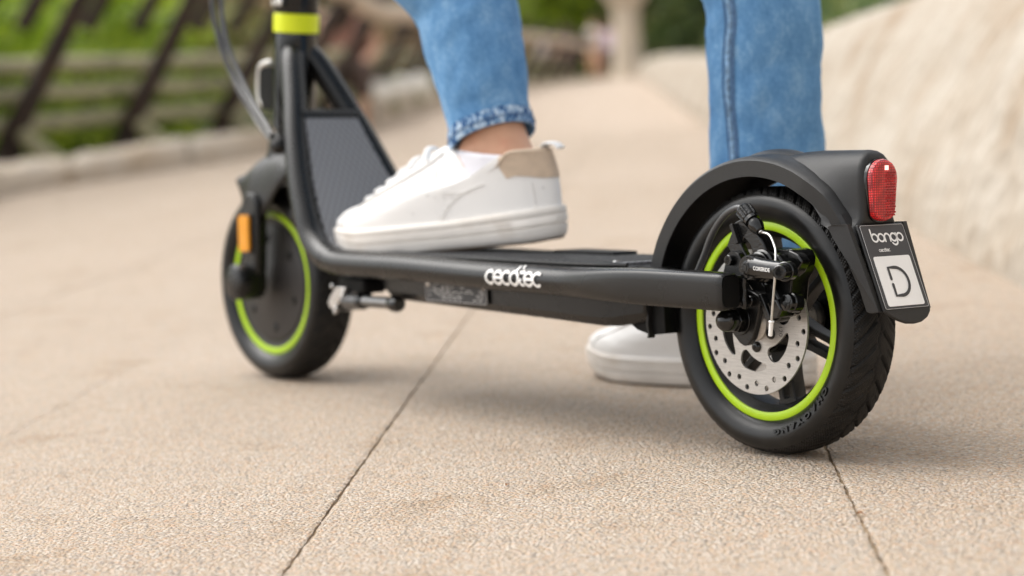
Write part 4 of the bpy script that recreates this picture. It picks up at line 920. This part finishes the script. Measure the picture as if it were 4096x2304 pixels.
# cables at the steering column
for k, pts in enumerate([[(-.80, -.03, .62), (-.868, -.05, .50), (-.8735, -.052, .435), (-.860, -.052, .388), (-.832, -.050, .345), (-.792, -.051, .313), (-.755, -.056, .290), (-.722, -.064, .2735)],
                         [(-.80, -.02, .62), (-.856, -.045, .50), (-.8625, -.046, .435), (-.8475, -.050, .390), (-.822, -.050, .352), (-.786, -.053, .318), (-.750, -.058, .292), (-.720, -.066, .276)],
                         [(-.80, -.02, .62), (-.862, -.040, .50), (-.868, -.044, .42), (-.858, -.046, .375), (-.838, -.044, .335), (-.802, -.044, .302), (-.770, -.050, .284), (-.735, -.058, .270), (-.716, -.060, .266)]]):
    P('control_cable', MB().tube(cr(pts, 8), .0029 if k < 2 else .0022, 12), 'sheath', smooth=60)
P('cable_grommet', MB().lathe_axis((-.729, -.055, .275), (.55, -.2, -.5), [(0, .0065), (.003, .0085), (.012, .0085), (.016, .0100), (.020, .0090), (.024, .006)], 20), 'black')
# ================================================================== RIDER (only the legs come into view)
DK = .1535
lh = L2W((-.345, .048, DK)); lt = L2W((-.628, -.036, DK))         # left sole: heel and toe ends, on the deck
rh = Vector((-.205, .2480, .001)); rtoe = Vector((-.500, .2000, .001))
def lerp3(a, b, t): return a+(b-a)*t
# --- body: one skin from the pelvis down both legs
def leg_pts(h, t, knee, hip, lift):
    d = (t-h); d.z = 0; d.normalize(); z = h.z+lift
    return [hip, knee, h+d*.068+Vector((0, 0, .235+lift)), h+d*.072+Vector((0, 0, .105+lift)), h+d*.075+Vector((0, 0, .062+lift)), h+d*.17+Vector((0, 0, .048)), h+d*.245+Vector((0, 0, .042))], h+d*.028+Vector((0, 0, .052+lift))
PL = Vector((-.42, .12, .98))
lk = Vector((-.572, .035, .60)); rk = Vector((-.312, .228, .56)); lhp = Vector((-.50, .06, .95)); rhp = Vector((-.38, .20, .93))
L_, Lh = leg_pts(lh, lt, lk, lhp, .010); R_, Rh = leg_pts(rh, rtoe, rk, rhp, 0)
L_[2] = L2W((-.470, .030, .365)); L_[3] = L2W((-.436, .030, .275)); L_[4] = L2W((-.424, .028, .225))
R_[2] = Vector((-.250, .2385, .30)); R_[3] = Vector((-.262, .2385, .12)); R_[4] = Vector((-.272, .2385, .075))
vv = [PL]+L_+[Lh]+R_+[Rh]+[PL+Vector((.0, .0, .16))]
ed = [(0, 1), (1, 2), (2, 3), (3, 4), (4, 5), (5, 6), (6, 7), (5, 8), (0, 9), (9, 10), (10, 11), (11, 12), (12, 13), (13, 14), (14, 15), (13, 16), (0, 17)]
ra = [.11, .07, .040, .032, .031, .031, .026, .020, .022, .07, .040, .030, .029, .029, .026, .020, .022, .10]
body = skinned('person', vv, ed, ra, 'skin'); tag(body, 'person in blue jeans and white sneakers with the left foot on the scooter', 'person')
# --- jeans
def jean_leg(pts, radii, seed, nth=72, nz=110, cuff=0, flat=1.):
    mb = MB(); path = cr(pts, 12); cum_ = [0]
    for a, b in zip(path, path[1:]): cum_.append(cum_[-1]+(b-a).length)
    rings = []
    for i, p in enumerate(path):
        t = i/(len(path)-1); T = (path[min(len(path)-1, i+1)]-path[max(0, i-1)]).normalized()
        X = Vector((1, 0, 0)); X = (X-T*X.dot(T)).normalized(); Y_ = T.cross(X); r = interp(radii, cum_[i]); ring = []
        for k in range(nth):
            a = 2*pi*k/nth; ca_, sa_ = math.cos(a), math.sin(a)
            q = Vector((ca_*1.3+seed, sa_*1.3, cum_[i]*16+.8*math.sin(a+seed))); rg = 1-abs(noise.noise(Vector((ca_*1.6+seed, sa_*1.6, cum_[i]*22+1.6*sa_))))*2; f = noise.noise(q)*.055+.045*max(0, rg-.55)+noise.noise(Vector((ca_*2.6, sa_*2.6+seed, cum_[i]*42-1.5*ca_)))*.026+noise.noise(Vector((ca_*7, sa_*7+seed, cum_[i]*60)))*.007
            f *= sstep(0, .03, cum_[i])*.8+.2
            ring.append(p+(X*ca_+Y_*sa_*flat)*r*(1+f))
        rings.append(ring)
    return mb, rings, path, cum_
def wc(p): return p
# left leg: centre line from hem to hip
lp = [L2W((-.4420, .030, .2660)), L2W((-.4500, .030, .2950)), L2W((-.4600, .030, .3300)), L2W((-.4730, .030, .3650)), L2W((-.4930, .030, .4150)), Vector((-.535, .025, .50)), Vector((-.575, .035, .60)), Vector((-.545, .05, .74)), Vector((-.50, .075, .90))]
rp = [Vector((-.2500, .2380, .1180)), Vector((-.2480, .2380, .17)), Vector((-.2450, .2380, .24)), Vector((-.2430, .2380, .32)), Vector((-.2440, .2375, .40)), Vector((-.300, .232, .50)), Vector((-.325, .225, .62)), Vector((-.35, .21, .76)), Vector((-.38, .20, .90))]
jm = MB()
mbL, rl, pl_, cl_ = jean_leg(lp, [(0, .0425), (.03, .0430), (.07, .0475), (.12, .0520), (.17, .0550), (.3, .068), (.6, .095)], 2.3)
mbR, rl2, pr_, cr_ = jean_leg(rp, [(0, .0560), (.05, .0555), (.2, .0555), (.28, .0560), (.4, .066), (.8, .095)], 7.1)
# the hem rises to the heel: shear the lower rings of the left leg
for i, ring in enumerate(rl):
    k = 1-sstep(0, .10, cl_[i])
    for j, p in enumerate(ring): c = pl_[i]; ring[j] = p+Vector((0, 0, .155*(p.x-c.x)*k-.001))
jm.loft(rl, True, False); jm.loft(rl2, True, False)
hipr = []
for z, rx, ry, cx in ((.84, .15, .165, -.44), (.92, .16, .175, -.43), (1.0, .145, .165, -.42), (1.08, .13, .15, -.42)): hipr.append([Vector((cx+rx*math.cos(a), .135+ry*math.sin(a), z)) for a in [2*pi*k/48 for k in range(48)]])
jm.loft(hipr, True, True)
jeans = obj('jeans', jm, 'denim', body, smooth=180, merge=False); sol = jeans.modifiers.new('s', 'SOLIDIFY'); sol.thickness = .0014; sol.offset = -1
def hem(rings, path, cum_, h, name='hem'):
    n = len(rings[0]); mb = MB(); out = []; i1 = max(i for i in range(len(cum_)) if cum_[i] <= h)+1
    T = (path[1]-path[0]).normalized()
    for i in range(0, i1+1):
        t = i/i1; c = path[i]; g_ = 1.045+.014*math.sin(pi*t)
        out.append([c+(p-c)*(g_+.012*noise.noise(Vector((j*.9, i*.7, 3)))*(1 if 0 < i < i1 else .3)) for j, p in enumerate(rings[i])])
    inner = [[path[0]+(p-path[0])*.96 for p in out[0]]]
    top = [[path[i1]+(p-path[i1])*.985 for p in out[-1]]]
    mb.loft(inner+out+top, True, False); return obj(name, mb, 'hem', jeans, smooth=70), out
hL, oL = hem(rl, pl_, cl_, .0165)
hR, oR = hem(rl2, pr_, cr_, .014)
def on_ring(ring, c, a, g_): 
    n = len(ring); j = a/(2*pi)*n % n; j0 = int(j); p = ring[j0].lerp(ring[(j0+1) % n], j-j0); return c+(p-c)*g_
sp = MB()
ring = rl[min(4, len(rl)-1)]; c = pl_[4]
P1 = [on_ring(rl[3], pl_[3], 2*pi*k/72, 1.065)+Vector((0, 0, .0)) for k in range(73)]
sp.tube(P1[:-1], .0007, 6, closed=True); obj('hem_stitching', sp, 'stitch', jeans)
# outer side seam of the standing leg: a raised fell with two rows of stitching
def seam(rings, path, a0, a1, w_, m, name, g_=1.012, r=.0012):
    pts = []; n = len(rings); N_ = 60
    for i in range(N_+1):
        t = i/N_; f = t*(n*.62); i0 = int(f); a = a0+(a1-a0)*t+.05*math.sin(t*9); p = on_ring(rings[i0], path[i0], a, g_); p2 = on_ring(rings[i0+1], path[i0+1], a, g_); pts.append(p.lerp(p2, f-i0))
    return obj(name, MB().tube(pts, r, 8), m, jeans)
# camera looks along (-.80,.59): the leg's left silhouette is near angle 225 deg
sA = R(284)
seam(rl2, pr_, sA, sA-.10, 0, 'stitchpale', 'side_seam', 1.008, .0030)
seam(rl2, pr_, sA+.10, sA, 0, 'stitch', 'seam_stitching', 1.020, .0008)
seam(rl2, pr_, sA-.11, sA-.21, 0, 'stitch', 'seam_stitching', 1.014, .0006)
sA2 = R(176+30)
seam(rl, pl_, sA2, sA2-.1, 0, 'stitchpale', 'side_seam', 1.006, .0018)

# --- sneakers
SL = .296
def hwid(x): return interp([(0, .030), (.03, .0345), (.07, .0350), (.11, .0355), (.15, .0400), (.19, .0450), (.225, .0475), (.26, .0445), (.30, .035)], x)
def outline(n=72, off=0.):
    out = []
    for k in range(n):
        a = 2*pi*k/n; ca_, sa_ = math.cos(a), math.sin(a); e = 2/2.35
        x = SL/2+(SL/2+off)*math.copysign(abs(ca_)**e, ca_); hw = hwid(x)+off; y = hw*math.copysign(abs(sa_)**e, sa_)
        out.append((x, y+.006*math.sin(pi*x/SL)*1.0, a))
    return out
def spring(x): return .010*sstep(.235, .300, x)+.002*sstep(.03, 0, x)
def make_sneaker(origin, toe, pitch, name, label=None):
    d = toe-origin; d.z = 0; d.normalize(); side = Vector((-d.y, d.x, 0)); upv = Vector((0, 0, 1))
    dp = d*math.cos(pitch)-upv*math.sin(pitch); upp = upv*math.cos(pitch)+d*math.sin(pitch)
    ball = .22
    base_ = origin+d*ball+Vector((0, 0, 0))
    def T(x, y, z): return base_+dp*(x-ball)+side*y+upp*z
    root = empty(name, tuple(origin), body)
    if label: root['label'] = label
    def O(nm, mb, m, **k): mb.v = [tuple(Vector(v)-origin) for v in mb.v]; return obj(nm, mb, m, root, **k)
    # sole
    lv = [(-.006, .0000), (-.0015, .0022), (-.0002, .0060), (.0008, .0105), (.0008, .0122), (-.0014, .0128), (-.0014, .0136), (.0010, .0142), (.0013, .0200), (.0006, .0206), (.0006, .0215), (.0012, .0222), (.0012, .0268), (-.0002, .0285), (-.0040, .0290)]
    rings = []
    for off_, z in lv:
        zz = z*(1+.12*sstep(.12, 0, 0)); rings.append([T(x, y, z+spring(x)*(1-z/.045)+.004*sstep(.12, .0, x)*(z/.029)) for x, y, a in outline(72, off_)])
    O('sole', MB().loft(rings[::1]), 'sole', smooth=45)
    O('outsole', MB().loft([[T(x, y, -.0012+spring(x)) for x, y, a in outline(72, -.005)], [T(x, y, .0006+spring(x)) for x, y, a in outline(72, -.0035)]]), 'outsole')
    # upper
    fr_ = [(0, 0, 0), (.10, .005, .12), (.22, .10, .235), (.36, .30, .315), (.48, .42, .43), (.64, .62, .64), (.82, .79, .85), (.9, .88, .93), (1, 1, 1)]
    sd_ = [(0, 0, 0), (.2, -.02, .22), (.4, .01, .46), (.55, .10, .64), (.68, .25, .80), (.8, .45, .92), (.9, .72, .985), (1, 1, 1)]
    hl_ = [(0, 0, 0), (.25, -.10, .22), (.5, -.06, .5), (.7, .25, .7), (.85, .6, .87), (1, 1, 1)]
    def i3(tab, t):
        return interp([(a, b) for a, b, c in tab], t), interp([(a, c) for a, b, c in tab], t)
    def hcol(x): return interp([(0, .089), (.034, .0900), (.042, .0885), (.054, .0760), (.064, .0690), (.084, .0660), (.098, .0720), (.113, .0900), (.128, .1060)], x)
    base = outline(144, -.0030)
    def surf(a, t, push=0):
        k = a/(2*pi)*144 % 144; j = int(k); f = k-j; b0_ = base[j]; b1_ = base[(j+1) % 144]; bx = b0_[0]+(b1_[0]-b0_[0])*f; by = b0_[1]+(b1_[1]-b0_[1])*f
        ca_, sa_ = math.cos(a), math.sin(a)
        cx = .0680+.0600*ca_; cy = .0285*sa_*(1-.25*max(0, ca_))+.003
        ff = max(0, ca_)**2.2; fh = max(0, -ca_)**3; fs_ = 1-ff-fh
        ms = [i3(q, t) for q in (fr_, sd_, hl_)]; m_ = ff*ms[0][0]+fs_*ms[1][0]+fh*ms[2][0]; h_ = ff*ms[0][1]+fs_*ms[1][1]+fh*ms[2][1]
        x = bx+(cx-bx)*m_; y = by+(cy-by)*m_; zb = .0275+spring(bx)*.45+.004*sstep(.12, 0, bx); z = zb+(hcol(cx)-zb)*h_
        cn = Vector((x-.14, (y)*2.2, .03)).normalized(); q = Vector((x, y, z))+cn*push; return q
    nt_, na = 26, 96; rings = []
    for i in range(nt_+1):
        t = i/nt_; rings.append([T(*(surf(2*pi*k/na, t)+Vector((0, 0, .0012*noise.noise(Vector((k*.25, t*5, 1))))))) for k in range(na)])
    # rolled collar inwards
    for sc_, dz in ((.965, .0018), (.90, .0012), (.85, -.004), (.82, -.03)):
        rg_ = []
        for k in range(na): p = surf(2*pi*k/na, 1); c = Vector((.0680, .003, 0)); rg_.append(T(c.x+(p.x-c.x)*sc_, c.y+(p.y-c.y)*sc_, p.z+dz))
        rings.append(rg_)
    O('upper', MB().loft(rings, True, False), 'leather', smooth=180, sub=1)
    # helper: find the surface spot seen from the side at length x and height z
    def spot(x, z, sg):
        best = None
        for ia in range(2, 90):
            for it in range(0, 41):
                p = surf(R(2*ia), it/40); e = (p.x-x)**2+(p.z-z)**2
                if best is None or e < best[0]: best = (e, R(2*ia), it/40)
        e, a0_, t0_ = best
        for ia in range(-5, 6):
            for it in range(-5, 6):
                a_ = a0_+R(ia*.35); t_ = min(1, max(0, t0_+it/200)); p = surf(a_, t_); e2 = (p.x-x)**2+(p.z-z)**2
                if e2 < e: e = e2; best = (e2, a_, t_)
        return sg*best[1], best[2]
    # tan heel patch
    mb = MB(); rg_ = []; AS = [pi+(k/28-.5)*2*1.32 for k in range(29)]
    def tz(a, zt):
        lo = 0
        for it in range(101):
            if surf(a, it/100).z >= zt: return it/100
        return 1
    t0s = []
    for a in AS:
        x = surf(a, .8).x; tx = next((q_/100 for q_ in range(101) if surf(a, q_/100).x <= .051), .985); t0s.append(min(.985, max(tx, 0) if False else tz(a, interp([(0, .0600), (.012, .0615), (.030, .0665), (.045, .0625), (.050, .0610), (.056, .0665), (.062, .0730)], x))))
        t0s[-1] = min(.985, max(t0s[-1], tx if surf(a, 0).x > .051 else 0))
    for i in range(9):
        rg_.append([T(*surf(a, t0+(1.0-t0)*i/8, .0012)) for a, t0 in zip(AS, t0s)])
    for sc_, dz in ((.95, .0022), (.86, .001)): rg_.append([T(.0680+(surf(a, 1).x-.0680)*sc_-.0005, surf(a, 1).y*sc_, surf(a, 1).z+dz) for a in AS])
    O('heel_tab', mb.loft(rg_, False), 'tan', smooth=180)
    q = surf(pi, 1); O('pull_loop', MB().tube(cr([T(q.x+.006, q.y, q.z+.000), T(q.x+.001, q.y, q.z+.0055), T(q.x-.010, q.y, q.z+.0045), T(q.x-.016, q.y, q.z-.0005)], 5), .0042, 10, flat=(1.7, .42)), 'leather', smooth=60)
    def line(pts, sg, push=.0003):
        return cr([T(*surf(*spot(x, z, sg), push)) for x, z in pts], 6)
    for sg in (1, -1):
        O('eyestay', MB().tube(line([(.262, .0445), (.24, .0510), (.215, .0605), (.19, .0700), (.165, .0800), (.145, .0890), (.130, .0980)], sg, .0002), .0028, 8, flat=(1, .6)), 'leather', smooth=60)
        O('seam', MB().tube(line([(.122, .030), (.117, .038), (.110, .0455), (.098, .0530), (.085, .0580), (.070, .0615)], sg), .0007, 6), 'seam')
        O('seam', MB().tube(line([(.135, .0820), (.130, .0680), (.122, .0590), (.100, .0560), (.085, .0560)], sg), .0005, 6), 'seam')
        O('seam', MB().tube(line([(.270, .0300), (.268, .0360), (.263, .0420), (.255, .0450)], sg), .0007, 6), 'seam')
        O('seam', MB().tube(line([(.020, .031), (.0205, .045), (.021, .058)], sg), .0006, 6), 'seam')
        for x, z in ((.153, .0655), (.145, .0610), (.136, .0575), (.127, .0550), (.117, .0530), (.107, .0515), (.1145, .0450), (.119, .0395), (.1245, .0345), (.155, .0400), (.012, .052)):
            aa, t = spot(x, z, sg); c = T(*surf(aa, t, .0001)); nrm = (T(*surf(aa, t, .0011))-c).normalized(); O('perforation', MB().tube([c-nrm*.0001, c+nrm*.0004], .0012, 8), 'perf', smooth=0)
    for i in range(6):
        t = .42+.092*i; w_ = R(25+2.1*i); pts = [T(*surf(w_*(k/8*2-1), t, .0018+.0034*math.cos((k/8*2-1)*pi/2))) for k in range(9)]
        O('lace', MB().tube(pts, .0030, 8, flat=(1.25, .62)), 'lace', smooth=60)
    srg = []
    for sc_, z in ((.86, .045), (.93, .062), (.95, .075), (.94, .087), (.92, .0915), (.86, .091)):
        srg.append([T(.0680+(surf(2*pi*k/48, 1).x-.0680)*sc_*.97-.001, surf(2*pi*k/48, 1).y*sc_, z+(.0085 if z > .08 else 0)*math.cos(2*pi*k/48)) for k in range(48)])
    O('sock', MB().loft(srg, True, False), 'sock', smooth=180)
    return root
make_sneaker(lh, lt, R(3.4), 'sneaker', 'left sneaker standing on the deck with its heel slightly raised')
make_sneaker(rh, rtoe, 0, 'sneaker', 'right sneaker standing on the ground behind the rear wheel')
